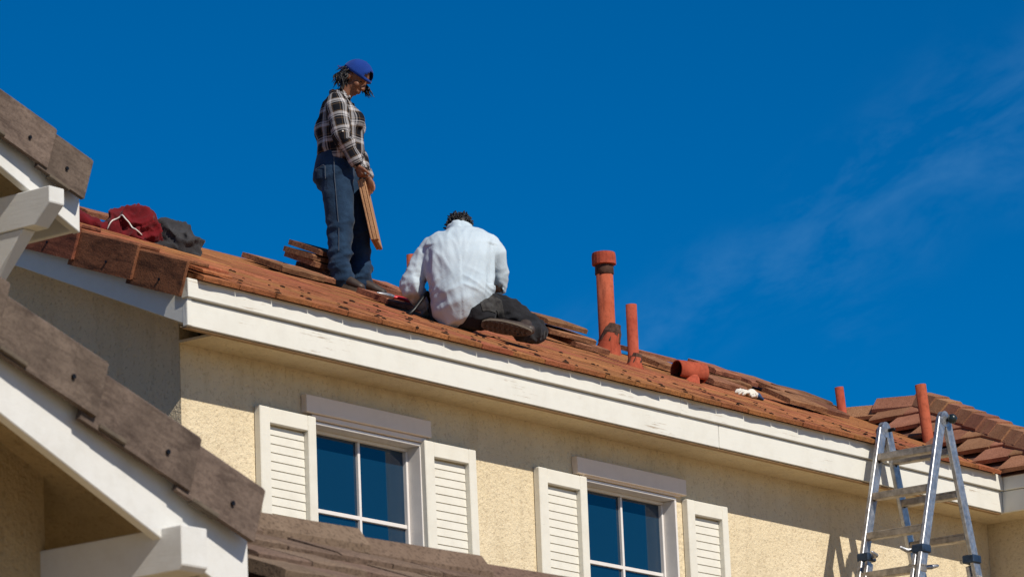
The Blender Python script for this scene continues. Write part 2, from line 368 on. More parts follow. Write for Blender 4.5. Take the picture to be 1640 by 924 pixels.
bm = bmesh.new(); box(bm, (0.002, 0.037, ZE+0.0005), (0.042, 0.06, ZE+0.003)); box(bm, (WX-0.01, 0.04, ZE+0.004), (9.57, WY-0.002, ZE+0.02)); box(bm, (9.25, -0.56, ZE+0.004), (13.9, -0.243, ZE+0.02)); box(bm, (9.25, -0.242, ZE+0.003), (9.572, 0.039, ZE+0.019)); hobj('soffit', bm, STUCCO)

# fascia boards: a lower board and a narrower one nailed over its top, each in two lengths
def board(lo, hi, name='fascia_board', mt=None, jit=0.0015):
    bm = bmesh.new(); box(bm, lo, hi, 0.004, None, jit); return hobj(name, bm, mt or WHITE)
board((0.0, 0.0, ZE), (5.480, 0.036, 7.613)); board((5.485, 0.001, ZE+0.001), (9.246, 0.037, 7.613))
board((-0.012, -0.024, 7.617), (5.006, 0.034, FT)); board((5.010, -0.022, 7.616), (9.24, 0.034, FT))
board((9.212, -0.60, ZE), (9.248, -0.001, 7.613)); board((9.196, -0.62, 7.617), (9.245, -0.026, FT))
board((9.252, -0.606, ZE), (13.9, -0.57, 7.613)); board((9.25, -0.628, 7.617), (13.9, -0.572, FT))
bm = bmesh.new(); box(bm, (0.004, 0.012, ZE-0.011), (9.2, 0.05, ZE-0.001), 0.002); hobj('drip_strip', bm, m_plain('bare_wood', (0.34, 0.21, 0.10), 0.8))
# rake boards on the gable, one each side of the ridge
for s in (1, -1):
    bm = bmesh.new(); q = []
    for (y, dz) in ((-0.004, 0), (RIDGE_Y, 0), (RIDGE_Y, 0.27), (-0.004, 0.27)):
        yy = y if s > 0 else 2*RIDGE_Y - y
        q.append((0.0, yy, ZE + 0.002 + TP*(y+0.004) + dz))
    prism(bm, q, (0.040, 0, 0), 0.003); hobj('rake_board', bm, WHITE)
# sloping soffit of the gable overhang
bm = bmesh.new(); prism(bm, [(0.042, 0.038, ZE+0.006), (0.042, RIDGE_Y, ZE+0.004+TP*RIDGE_Y), (0.042, RIDGE_Y, ZE+0.03+TP*RIDGE_Y), (0.042, 0.038, ZE+0.03)], (WX-0.045, 0, 0)); hobj('gable_soffit', bm, STUCCO)

# roof deck
FELT = m_tile('orange_brown_roof_felt', (0.28, 0.094, 0.036), (0.43, 0.160, 0.064), (0.075, 0.025, 0.012), grain=75, amt=0.0, stain_at=0.62, lines=(12, 60, 60), lamt=0.35)
bm = bmesh.new()
prism(bm, [(0.02, 0.002, FT+0.001), (0.02, 0.002, roof_z(0, 0.002)-0.008), (0.02, RIDGE_Y, roof_z(0, RIDGE_Y)-0.008), (0.02, 5.94, ZT-0.008), (0.02, 5.94, FT-0.03), (0.02, RIDGE_Y, roof_z(0, RIDGE_Y)-0.1)], (13.9, 0, 0))
roof = hobj('roof', bm, FELT)

# tile meshes (a few variants, shared between alike pieces)
def tile_mesh(w, l, t, k, cham=0.007, nick=1.0):
    bm = bmesh.new(); j = 0.006
    nx = 4
    top = []; bot = []
    for iy, y in enumerate((0, l*0.08, l)):
        rt, rb_ = [], []
        for ix in range(nx+1):
            x = (ix/nx - 0.5)*w*(nick if iy == 0 else 1.0)
            zz = t + (0.0 if iy else -cham) + random.uniform(-0.002, 0.002)
            yy = y + (random.uniform(-j, j) if iy != 1 else 0)
            rt.append(bm.verts.new((x, yy, zz))); rb_.append(bm.verts.new((x, yy, 0.0)))
        top.append(rt); bot.append(rb_)
    for iy in range(2):
        for ix in range(nx):
            bm.faces.new((top[iy][ix], top[iy][ix+1], top[iy+1][ix+1], top[iy+1][ix]))
        bm.faces.new((top[iy][0], top[iy+1][0], bot[iy+1][0], bot[iy][0])); bm.faces.new((top[iy+1][nx], top[iy][nx], bot[iy][nx], bot[iy+1][nx]))
    for ix in range(nx):
        bm.faces.new((top[0][ix+1], top[0][ix], bot[0][ix], bot[0][ix+1])); bm.faces.new((top[2][ix], top[2][ix+1], bot[2][ix+1], bot[2][ix]))
    bm.faces.new([bot[0][i] for i in range(nx+1)][::-1] + [bot[1][0]] + [bot[2][i] for i in range(nx+1)] + [bot[1][nx]])
    bmesh.ops.recalc_face_normals(bm, faces=bm.faces[:])
    return mesh_of('tile_%d' % k, bm)
EAVE_T = [tile_mesh(0.3325, 0.42, 0.030, k, 0.003, 0.980) for k in range(6)]
for me in EAVE_T: me.materials.append(TILE)
for i in range(28):
    x = 0.235 + i*0.3345
    if x > 9.05: break
    for c_ in range(6):
        hput('roof_tile', random.choice(EAVE_T), None, roof_frame(x + (0.1 if c_ % 2 else 0), -0.078 + c_*0.372 + random.uniform(-0.006, 0.006), -0.0275 + random.uniform(0, 0.002), random.uniform(-0.006, 0.006), R(-0.5)), roof)
# dark clumps of debris caught along the tile joints
bm = bmesh.new()
for i in range(28):
    x0 = 0.402 + i*0.3345
    if x0 > 9.0: break
    n_c = random.randint(4, 5)
    for k in range(n_c):
        y = 0.0 + (k/(n_c-1.0))**1.15*(1.05 if i < 16 else 0.75)*random.uniform(0.85, 1.0) + random.uniform(-0.03, 0.03)
        x = x0 + (y+0.05)*random.uniform(1.10, 1.28)
        for _ in range(random.randint(1, 2)):
            s_ = random.uniform(0.006, 0.014) if k else random.uniform(0.011, 0.017)
            g = bmesh.ops.create_icosphere(bm, subdivisions=1, radius=1)
            M_ = roof_frame(x + random.uniform(-0.03, 0.03), y + random.uniform(-0.05, 0.05), 0.003, random.uniform(0, 3)) @ Matrix.Diagonal((s_*1.3, s_*1.6, s_*0.7, 1))
            for v in g['verts']: v.co = v.co*random.uniform(0.7, 1.25)
            bmesh.ops.transform(bm, matrix=M_, verts=g['verts'])
for _ in range(120):
    x, y = random.uniform(0.3, 10), random.uniform(0.0, 2.2); s_ = random.uniform(0.003, 0.007)
    g = bmesh.ops.create_icosphere(bm, subdivisions=1, radius=1)
    bmesh.ops.transform(bm, matrix=roof_frame(x, y, 0.0, random.uniform(0, 3)) @ Matrix.Diagonal((s_*1.5, s_, s_*0.6, 1)), verts=g['verts'])
tag(hobj('roof_debris', bm, DIRT, roof), kind='stuff')

# rake tiles: an angle over the roof edge and down the rake board
def rake_mesh(length, side=0.20, top=0.16, t=0.024):
    bm = bmesh.new()
    prof = [(-t, -side), (0, -side), (0, 0), (top, 0), (top, t), (-t*0.4, t), (-t, t*0.4)]
    prism(bm, [(x, 0, z) for x, z in prof], (0, length, 0), 0.0)
    bmesh.ops.bevel(bm, geom=[e for e in bm.edges if abs(e.verts[0].co.y - e.verts[1].co.y) < 1e-5 and e.verts[0].co.y < 1e-5], offset=0.006, segments=1, affect='EDGES')
    return mesh_of('rake_tile', bm)
ends = [-0.055, 0.33, 0.80, 1.29, 1.78, 2.27]
for k, y in enumerate(ends):
    ln = ((ends[k+1] if k+1 < len(ends) else 2.9) - y)/CT + 0.05
    o = hput('rake_tile', rake_mesh(ln), TILE_R, roof_frame(-0.045, y, 0.048, -0.042 + random.uniform(-0.006, 0.006), R(-3.6)), roof)
    bm = bmesh.new(); bmesh.ops.create_cone(bm, cap_ends=True, segments=8, radius1=0.009, radius2=0.007, depth=0.008)
    nl = obj('nail', bm, IRON, roof); nl.matrix_local = HINV @ roof_frame(-0.045, y, 0.048, -0.042, R(-3.6)) @ Matrix.Translation((-0.027, ln*0.42, -0.13)) @ Matrix.Rotation(R(90), 4, 'Y')
# a piece of broken tile sticking out at the eave corner
for k, (x, y, l_) in enumerate(((0.30, 0.02, 0.012), (0.36, 0.10, 0.032))):
    hput('roof_tile', tile_mesh(0.26, 0.2, 0.02, 20+k), TILE, roof_frame(x, y, l_, 0.1*k, 0), roof)

# windows
def window(a, c, n):
    z0, z1 = OZ
    bm = bmesh.new(); F_ = 0.022                          # thin frame lining a deep reveal
    yf, yb_ = WY-0.014, WY+0.128
    box(bm, (a+0.002, yf, z1-F_), (c-0.002, yb_, z1-0.002), 0.003); box(bm, (a+0.002, yf, z0+0.002), (c-0.002, yb_, z0+F_), 0.003)
    box(bm, (a+0.002, yf, z0+F_+0.001), (a+F_, yb_, z1-F_-0.001), 0.003); box(bm, (c-F_, yf, z0+F_+0.001), (c-0.002, yb_, z1-F_-0.001), 0.003)
    w = hobj('window', bm, WHITE_W)
    sa, sc, s0, s1 = a+F_+0.001, c-F_-0.001, z0+F_+0.001, z1-F_-0.001
    bm = bmesh.new(); S = 0.020; ya, yb = WY+0.085, WY+0.125
    box(bm, (sa, ya, s1-S), (sc, yb, s1), 0.003); box(bm, (sa, ya, s0), (sc, yb, s0+S), 0.003)
    box(bm, (sa, ya, s0+S+0.001), (sa+S, yb, s1-S-0.001), 0.003); box(bm, (sc-S, ya, s0+S+0.001), (sc, yb, s1-S-0.001), 0.003)
    hobj('sash', bm, WHITE_W, w)
    mid = (a + c)/2 + 0.055; rows = [s1-S, 6.618, 6.14, s0+S]
    for k in (1, 2):
        bm = bmesh.new(); box(bm, (sa+S+0.001, ya+0.010, rows[k]-0.0125), (sc-S-0.001, yb-0.010, rows[k]+0.0125), 0.002); hobj('muntin', bm, WHITE_W, w)
    bm = bmesh.new(); box(bm, (mid-0.011, ya+0.008, s0+S+0.001), (mid+0.011, yb-0.008, s1-S-0.001), 0.002); hobj('muntin', bm, WHITE_W, w)
    for k in range(3):
        for (xa, xb) in ((sa+S, mid-0.002), (mid+0.002, sc-S)):
            bm = bmesh.new(); box(bm, (xa, yb-0.012, rows[k+1]+0.002), (xb, yb-0.006, rows[k]-0.002)); hobj('pane', bm, GLASS, w)
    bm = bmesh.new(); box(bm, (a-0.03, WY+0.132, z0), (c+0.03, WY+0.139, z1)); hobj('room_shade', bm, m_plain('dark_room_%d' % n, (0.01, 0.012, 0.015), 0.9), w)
    x0, x1 = (1.448, 2.686) if n == 0 else (4.248, 5.506)
    zl = 0.0 if n == 0 else -0.022
    bm = bmesh.new(); box(bm, (x0, WY-0.05, 7.187+zl), (x1, WY-0.001, 7.300+zl), 0.004, None, 0.002); hobj('lintel_board', bm, TRIM)
    bm = bmesh.new(); box(bm, (a+0.02, WY-0.030, 7.153), (c+0.03, WY-0.001, 7.184+zl*0.5), 0.003); hobj('lintel_strip', bm, TRIM)
def shutter_meshes(w, h):
    st, rt = 0.095, 0.098
    bm = bmesh.new(); d = 0.05
    box(bm, (0, -d, -h), (st, 0, 0), 0.005); box(bm, (w-st*0.80, -d, -h), (w, 0, 0), 0.005)
    box(bm, (st+0.001, -d+0.002, -rt), (w-st*0.80-0.001, 0, -0.001), 0.004); box(bm, (st+0.001, -d+0.002, -h), (w-st*0.80-0.001, 0, -h+rt), 0.004)
    fr = mesh_of('shutter', bm)
    bm = bmesh.new(); p_ = 0.0545
    prism(bm, [(st+0.002, -0.010, 0), (st+0.002, -0.0135, -0.0485), (st+0.002, -0.004, -0.0515), (st+0.002, 0.0, -0.0525), (st+0.002, 0.0, 0.0)], (w-st*1.80-0.004, 0, 0))
    bmesh.ops.recalc_face_normals(bm, faces=bm.faces[:])
    return fr, mesh_of('slat', bm), p_, rt
SH_W, SH_H = 0.532, 1.40
fr, sl, pt, rt = shutter_meshes(SH_W, SH_H)
fr.materials.append(WHITE_SH); sl.materials.append(WHITE_SH)
for k, (x, z) in enumerate(((1.0, 7.165), (2.608, 7.165), (3.813, 7.150), (5.505, 7.143))):
    sh = hput('shutter', fr, None, Matrix.Translation((x, WY-0.002, z)) @ Matrix.Rotation(R((0.3, -0.3, 0.4, -0.2)[k]), 4, 'Y'), house)
    if k == 3: sh.scale = (0.92, 1, 1)
    n_s = int((SH_H - 2*rt)/pt)
    for j in range(n_s):
        s_ = link('slat', sl, None, sh); s_.location = (0, 0, -rt - 0.012 - j*pt)
for k, (a, c) in enumerate(OPEN): window(a, c, k)

# vent pipes and the hooded vent
def lathe(bm, prof, seg=28, c=(0, 0, 0), ax=(0, 0, 1), wob=0.0):
    x, y, z = frame_of(ax); rings = []
    for r_, h in prof:
        rings.append([bm.verts.new(Vector(c) + z*h + (x*math.cos(2*math.pi*k/seg) + y*math.sin(2*math.pi*k/seg))*(r_*(1+wob*random.uniform(-1, 1)))) for k in range(seg)])
    for a, b_ in zip(rings, rings[1:]):
        for k in range(seg): bm.faces.new((a[k], a[(k+1) % seg], b_[(k+1) % seg], b_[k]))
    return rings
def vent(base, h, r_, lean=(0, 0, 1), label=None, cap=None, flash=True):
    bm = bmesh.new(); b_ = Vector(base) - Vector((0, 0, 0.25))
    lathe(bm, [(r_, 0), (r_, h+0.25), (r_*0.88, h+0.25), (r_*0.88, h*0.3)], c=b_, ax=lean)
    bmesh.ops.recalc_face_normals(bm, faces=bm.faces[:])
    o = hobj('vent_pipe', bm, RED, None, True); tag(o, label)
    for p_ in o.data.polygons: p_.use_smooth = True
    z = Vector(lean).normalized(); tip = b_ + z*(h+0.25)
    if cap:
        bm = bmesh.new(); c_h = cap
        lathe(bm, [(r_*1.02, -c_h*1.9), (r_*1.10, -c_h*1.85), (r_*1.08, -c_h*1.1), (r_*1.02, -c_h*1.0)], c=tip, ax=lean, wob=0.03); hobj('band', bm, RUST, o, True)
        bm = bmesh.new(); lathe(bm, [(r_*1.03, -c_h*1.0), (r_*1.42, -c_h*0.95), (r_*1.42, -0.01), (r_*1.36, 0.012), (r_*1.30, 0.014), (r_*1.2, -0.02), (0.001, -0.02)], seg=20, c=tip, ax=lean, wob=0.012); hobj('cap', bm, RED, o)
    if flash:
        bm = bmesh.new(); x, y = base[0], base[1]
        lathe(bm, [(r_*(2.0 if not cap else 1.7), -0.03), (r_*(1.6 if not cap else 1.45), 0.02), (r_*1.2, 0.055 if not cap else 0.10), (r_*1.02, 0.09 if not cap else 0.16)], c=(x, y, base[2]-0.02), ax=(0, -ST*0.5, CT), wob=0.06); hobj('flashing', bm, RED, o, True)
        bm = bmesh.new(); lathe(bm, [(r_*1.32, 0.02 if not cap else 0.07), (r_*1.22, 0.06 if not cap else 0.15), (r_*1.0, 0.10 if not cap else 0.215)], c=(x, y, base[2]-0.004), ax=(0.1, -ST*0.4, CT), wob=0.10); hobj('mastic', bm, RUST, o)
    return o
vent((7.925, 2.66, 8.951), 0.765, 0.066, (0.0, 0, 1), 'tall thick orange-red vent pipe with wide cap', 0.085)
vent((6.609, 1.489, 8.436), 0.465, 0.041, (0.005, 0, 1), 'plain orange-red vent pipe right of the capped one')
vent((5.70, 2.80, 9.02), 0.34, 0.04, (0.0, 0, 1), 'orange-red vent pipe half hidden behind the kneeling worker')
vent((10.056, 1.895, 8.615), 0.235, 0.036, (-0.05, 0.05, 1), 'short leaning red vent pipe beside the roof valley', flash=False)
vent((10.006, 1.081, 8.308), 0.425, 0.044, (-0.05, 0.06, 1), 'leaning red vent pipe rising behind the ladder top', flash=False)
# hooded vent: a short stub with a half-cylinder hood opening to the left
hb = Vector((7.251, 1.441, 8.37))
bm = bmesh.new(); lathe(bm, [(0.075, -0.1), (0.072, 0.08), (0.06, 0.08), (0.06, -0.1)], c=hb, ax=(0, 0, 1)); bmesh.ops.recalc_face_normals(bm, faces=bm.faces[:])
hv = hobj('hooded_vent', bm, RED, None, True); tag(hv, 'round orange-red hooded vent lying low on the roof')
bm = bmesh.new(); rs = []
axh = Vector((0.93, -0.30, -0.02)).normalized(); hx, hy, hz = frame_of(axh, (0, 0, 1))
for s in (-0.125, -0.12, 0.125):
    for rad in ((0.078,) if s != -0.125 else (0.070,)):
        rs.append([bm.verts.new(hb + Vector((0, 0, 0.115)) + hz*s + (hx*math.cos(a) + hy*math.sin(a))*rad) for a in [R(-140 + 280*k/22) for k in range(23)]])
for a, b_ in zip(rs, rs[1:]):
    for k in range(22): bm.faces.new((a[k], a[k+1], b_[k+1], b_[k]))
o = hobj('hood', bm, RED, hv, True); sm = o.modifiers.new('thick', 'SOLIDIFY'); sm.thickness = 0.006; sm.offset = -1
bm = bmesh.new(); bmesh.ops.create_cone(bm, cap_ends=True, segments=20, radius1=0.074, radius2=0.074, depth=0.01)
bmesh.ops.transform(bm, matrix=Matrix.Translation(hb + Vector((0, 0, 0.115)) + hz*0.118) @ hz.to_track_quat('Z', 'Y').to_matrix().to_4x4(), verts=bm.verts[:]); hobj('hood_end', bm, RED, hv)

# the small hipped wing on the right: steep tiles facing left, hip caps and ridge caps
TW = 0.65; PA = math.atan(TW)
XC = 9.168
APEX = Vector((10.757, 1.577, ZT + TW*(10.757-XC)))
HIPB = Vector((XC, -0.63, ZT))
RB = Vector((10.757, 2.32, APEX.z))
bm = bmesh.new()
V = [bm.verts.new(p_ - Vector((0, 0, 0.045))) for p_ in (Vector((XC, 0.0, ZT)), HIPB, APEX, RB, Vector((12.35, -0.63, ZT)), Vector((12.35, 0.0, ZT)))]
bm.faces.new((V[0], V[1], V[2], V[3])); bm.faces.new((V[1], V[4], V[2])); bm.faces.new((V[4], V[5], V[3], V[2])); bm.faces.new((V[0], V[5], V[4], V[1])); bm.faces.new((V[0], V[3], V[5]))
wing = hobj('wing_roof', bm, m_plain('brown_roof_paper', (0.13, 0.055, 0.032), 0.9))
WT = [tile_mesh(0.328, 0.40, 0.040, 40+k) for k in range(5)]
for me in WT: me.materials.append(TILE_W)
def wing_frame(x, y, lift, tilt):
    # local x along -Y, local y up the slope towards +X
    c_, s_ = math.cos(PA), math.sin(PA)
    M_ = Matrix(((0, c_, -s_), (-1, 0, 0), (0, s_, c_))).to_4x4(); M_.translation = Vector((x, y, ZT + TW*(x-XC))) + Vector((-s_, 0, c_))*lift
    return M_ @ Matrix.Rotation(tilt, 4, 'X')
course = 0.225
for r_ in range(7):
    x = XC - 0.03 + r_*course
    t_ = (x - XC)/(APEX.x - XC)
    y_lo = HIPB.y + (APEX.y - HIPB.y)*max(0, t_)            # hip side
    y_hi = (x - XC)/0.677 if x > XC else 0.0                # valley side
    y_hi = min(y_hi + 0.02, RB.y)
    off = (0.0, 0.16, 0.07, 0.22, 0.1, 0.18, 0.03)[r_]
    y = y_hi - 0.04 - 0.164 + off*0.4
    while y > y_lo + 0.06:
        near_hip = y < y_lo + 0.36                           # cut pieces along the hip
        o = hput('roof_tile', random.choice(WT), None, wing_frame(x, y + (0.05 if near_hip else 0), -0.012 + random.uniform(0, 0.006), R(-4.5) + random.uniform(-0.012, 0.008)) @ Matrix.Rotation(random.uniform(-0.025, 0.025), 4, 'Z') @ (Matrix.Diagonal((0.68, 0.5, 1, 1)) if near_hip else Matrix.Identity(4)), wing)
        y -= 0.332
def cap_mesh(l, w, drop, t=0.028):
    bm = bmesh.new(); tw = w*0.42
    prof = [(-w, -drop), (-tw, 0), (tw, 0), (w, -drop), (w-0.004, -drop-t), (tw-0.008, -t), (-tw+0.008, -t), (-w+0.004, -drop-t)]
    prism(bm, [(x, 0, z) for x, z in prof], (0, l, 0)); return mesh_of('hip_cap', bm)
CAPM_ = cap_mesh(0.42, 0.135, 0.100); CAPM_.materials.append(TILE_W)
hd = (APEX - HIPB); hl = hd.length; hd.normalize()
def along(o_, d, lift, tilt):
    x = d.cross(Vector((0, 0, 1))).normalized(); z = x.cross(d).normalized()
    M_ = Matrix((x, d, z)).transposed().to_4x4(); M_.translation = o_ + z*lift
    return M_ @ Matrix.Rotation(tilt, 4, 'X')
nc = 11
for k in range(nc):
    hput('hip_cap', CAPM_, None, along(HIPB + hd*(k*(hl-0.1)/nc - 0.02), hd, 0.080 + random.uniform(0, 0.006), R(-3.4)) @ Matrix.Rotation(random.uniform(-0.03, 0.03), 4, 'Z'), wing)
for k in range(2):
    hput('ridge_cap', CAPM_, None, along(RB + Vector((0, 0.03, -0.02)) - Vector((0, 1, 0))*(k*0.36), Vector((0, -1, 0)), 0.07 + 0.02*k, R(-5)), wing)

# ============================================================ loose tiles lying on the roof
LOOSE = [tile_mesh(0.43, 0.30, 0.038, 60+k) for k in range(5)]
for me in LOOSE: me.materials.append(TILE_L)
G = 'loose tiles lying on the roof'
def loose(label, x, y, lift=0.0, rz=0.0, tilt=0.0, sx=1.0):
    o = link('roof_tile', random.choice(LOOSE)); o.matrix_world = roof_frame(x, y, lift, rz, tilt)
    o.scale = (sx, 1, 1); return tag(o, label, 'roof tile', G, 'thing')
loose('loose brown roof tile just right of the grey jacket, farther one', 3.95, 2.50, 0.006, 0.03)
loose('loose brown roof tile just right of the grey jacket, nearer one', 3.72, 2.20, 0.008, -0.03, R(1), 1.0)
loose('loose brown roof tile between the grey jacket and the stack', 4.10, 2.26, 0.010, 0.05, R(1))
loose('loose tan roof tile sticking out behind the red jacket', 2.62, 2.58, 0.03, 0.02)
loose('leftmost loose roof tile, behind the red sleeve', 2.15, 2.58, 0.03, -0.04)
loose('lowest roof tile of the stack behind the standing worker', 4.47, 2.40, 0.000, 0.02)
loose('second tile from the bottom of the stack behind the standing worker', 4.42, 2.42, 0.042, -0.03)
loose('middle tile of the stack behind the standing worker', 4.30, 2.43, 0.084, 0.02, R(1), 1.05)
loose('second tile from the top of the stack behind the standing worker', 4.29, 2.44, 0.128, -0.02, R(-1), 1.08)
loose('topmost roof tile of the stack behind the standing worker', 4.31, 2.44, 0.172, 0.03, R(1))
loose('tile end sticking out right of the standing worker\'s boots', 5.40, 2.62, 0.02, 0.2, R(4), 0.7)
loose('roof tile under the red-handled pliers', 3.90, 1.44, 0.010, 0.02, R(2), 1.02)
loose('tilted tile end beside the kneeling worker\'s left hip', 4.45, 1.50, 0.03, 0.5, R(8), 0.6)
loose('smooth reddish tile beyond the pliers', 5.25, 2.55, 0.02, 0.0, R(-2), 1.1)
loose('lowest tile of the pile between kneeling worker and tall pipe', 6.78, 1.98, 0.008, 0.02, R(2), 1.0)
loose('middle tile of the pile between kneeling worker and tall pipe', 6.56, 2.02, 0.055, -0.02, R(2), 1.3)
loose('top tile of the pile between kneeling worker and tall pipe', 6.52, 2.06, 0.115, 0.02, R(2), 1.15)
loose('smooth tan tile right behind the plain vent pipe', 8.65, 2.72, 0.03, 0.02, R(-3), 1.25)
loose('loose tile just left of the hooded vent', 7.55, 1.82, 0.02, 0.03, R(3), 0.8)
loose('tile standing out behind the right end of the hooded vent', 8.72, 2.12, 0.06, 0.0, R(3), 0.8)
loose('dark-edged tile just right of the hooded vent', 8.75, 2.06, 0.012, -0.02, R(3))
loose('tile lying between the hooded vent and the glove', 7.86, 1.50, 0.012, 0.02, R(3), 1.05)
loose('farthest loose tile on the skyline above the glove', 10.28, 2.78, 0.02, 0.0, R(2), 0.9)
loose('long tile on the skyline right of the glove', 9.95, 2.56, 0.015, 0.02, R(3), 1.15)
loose('tile behind the tilted one right of the glove', 10.05, 2.30, 0.012, -0.03, R(3), 1.2)
loose('tilted tile with a dark edge right of the glove', 8.63, 1.32, 0.022, -0.06, R(5), 1.1)
loose('flat tile next to the tilted one, nearer the valley', 9.03, 1.36, 0.016, -0.05, R(4), 1.0)
loose('loose tile just left of the short leaning pipe', 9.90, 1.95, 0.012, -0.02, R(3), 1.1)
loose('loose tile on the skyline left of the short leaning pipe', 10.55, 2.50, 0.012, 0.02, R(3), 1.2)

# ============================================================ the foreground house (left): two gables and a lower hipped roof
near = tag(empty('foreground_house', (-8.5, -3.5, 0)), 'nearer house at left with white barge boards and grey-brown tiles', 'house')
NINV = Matrix.Translation((8.5, 3.5, 0))
def nobj(name, bm, m_, parent=None, smooth=False):
    bmesh.ops.transform(bm, matrix=NINV, verts=bm.verts[:]); return obj(name, bm, m_, near if parent is None else parent, smooth)
def nput(name, me, m_, M_, parent):
    o = link(name, me, m_, parent); o.matrix_local = NINV @ M_; return o
NP = 0.42; NTH = math.atan(NP); NC, NS = math.cos(NTH), math.sin(NTH)
def near_gable(Y, ex, ez, ends, board_drop, width, depth, wall_y, wall_x, tile_end):
    """front-facing gable whose right slope falls towards +X. (ex, ez): top of the tiles at the eave end"""
    top = lambda x: ez + NP*(ex - x)
    xl = ex - width
    # roof slab
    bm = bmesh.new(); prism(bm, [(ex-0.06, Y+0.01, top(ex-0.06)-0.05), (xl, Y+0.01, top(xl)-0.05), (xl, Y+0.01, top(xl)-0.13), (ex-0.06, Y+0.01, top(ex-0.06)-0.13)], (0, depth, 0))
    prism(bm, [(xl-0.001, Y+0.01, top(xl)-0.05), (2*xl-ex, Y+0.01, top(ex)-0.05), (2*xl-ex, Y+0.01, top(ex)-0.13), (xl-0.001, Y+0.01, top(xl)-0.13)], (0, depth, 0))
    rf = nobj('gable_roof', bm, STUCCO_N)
    # barge board
    xe = ex - 0.085
    bm = bmesh.new(); prism(bm, [(xe, Y-0.01, top(xe)-0.035), (xl, Y-0.01, top(xl)-0.035), (xl, Y-0.01, top(xl)-board_drop), (xe, Y-0.01, top(xe)-board_drop)], (0, 0.045, 0), 0.004); nobj('barge_board', bm, WHITE_N, rf)
    bm = bmesh.new(); prism(bm, [(2*xl-xe, Y-0.03, top(xe)-0.035), (xl-0.002, Y-0.03, top(xl)-0.035), (xl-0.002, Y-0.03, top(xl)-board_drop), (2*xl-xe, Y-0.03, top(xe)-board_drop)], (0, 0.05, 0), 0.004); nobj('barge_board', bm, WHITE_N, rf)
    # eave board on the right side
    bm = bmesh.new(); box(bm, (xe-0.03, Y+0.024, top(xe)-board_drop+0.01), (xe+0.008, Y+depth, top(xe)-0.06), 0.004); nobj('eave_board', bm, WHITE_N, rf)
    # rake tiles; local y runs up the slope (towards -X), local x points to +Y
    for k in range(len(ends)-1):
        xa = ends[k]; ln = (xa - ends[k+1])/NC + 0.06
        M_ = Matrix(((0, -NC, NS), (1, 0, 0), (0, NS, NC))).to_4x4(); M_.translation = Vector((xa-0.06, Y-0.062, top(xa)-0.010))
        M_ = M_ @ Matrix.Rotation(R(-3.4) + random.uniform(-0.006, 0.006), 4, 'X') @ Matrix.Rotation(-0.042 + random.uniform(-0.008, 0.008), 4, 'Z')
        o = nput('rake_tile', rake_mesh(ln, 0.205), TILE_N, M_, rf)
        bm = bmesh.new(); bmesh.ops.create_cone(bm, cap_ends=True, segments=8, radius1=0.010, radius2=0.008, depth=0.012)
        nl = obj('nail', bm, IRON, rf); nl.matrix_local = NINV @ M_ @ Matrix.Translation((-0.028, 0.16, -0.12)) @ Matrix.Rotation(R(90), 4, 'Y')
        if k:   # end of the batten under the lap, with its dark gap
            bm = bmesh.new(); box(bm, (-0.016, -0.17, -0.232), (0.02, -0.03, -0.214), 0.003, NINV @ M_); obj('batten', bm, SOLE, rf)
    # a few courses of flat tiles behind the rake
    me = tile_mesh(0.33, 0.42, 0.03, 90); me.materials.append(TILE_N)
    for r_ in range(7):
        for q in range(3):
            xa = ex + 0.0 - r_*0.34*NC
            M_ = Matrix(((0, -NC, NS), (1, 0, 0), (0, NS, NC))).to_4x4(); M_.translation = Vector((xa, Y+0.27+q*0.332, top(xa)-0.045))
            nput('roof_tile', me, None, M_ @ Matrix.Rotation(R(-3), 4, 'X'), rf)
    # wall under the gable
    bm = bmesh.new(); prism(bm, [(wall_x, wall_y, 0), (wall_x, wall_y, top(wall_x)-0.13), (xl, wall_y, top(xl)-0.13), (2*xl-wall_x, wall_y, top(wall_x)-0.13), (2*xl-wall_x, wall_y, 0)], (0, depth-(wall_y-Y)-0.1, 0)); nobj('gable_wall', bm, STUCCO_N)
    return rf
def beam(x0, x1, z0, z1, y_tip, y_in, parent, cut=0.45):
    bm = bmesh.new(); h = z1 - z0; d = h*cut
    prism(bm, [(x0, y_tip, z1), (x0, y_in, z1), (x0, y_in, z0), (x0, y_tip+d*1.1, z0), (x0, y_tip, z0+d)], (x1-x0, 0, 0), 0.004); return nobj('beam', bm, WHITE_N, parent)
lo_g = near_gable(-6.0, -6.433, 4.738, [-6.433, -6.789, -7.290, -7.80, -8.31, -8.82], 0.47, 3.4, 4.0, -5.40, -6.98, 0)
beam(-7.005, -6.862, 4.38, 4.548, -6.11, -4.9, lo_g, 0.12)
up_g = near_gable(-2.5, -3.540, 7.259, [-3.540, -3.795, -4.24, -4.72, -5.2, -5.7], 0.385, 3.2, 11.0, -1.85, -4.02, 0)  # depth lengthened out of view to shade the stucco house's gable wall
beam(-4.020, -3.915, 6.868, 7.045, -2.68, -1.7, up_g, 0.55)
bm = bmesh.new()   # brace under the upper beam
prism(bm, [(-4.012, -2.50, 6.866), (-4.012, -2.30, 6.866), (-4.012, -1.852, 6.42), (-4.012, -1.852, 6.20)], (0.085, 0, 0), 0.004); nobj('brace', bm, WHITE_N, up_g)

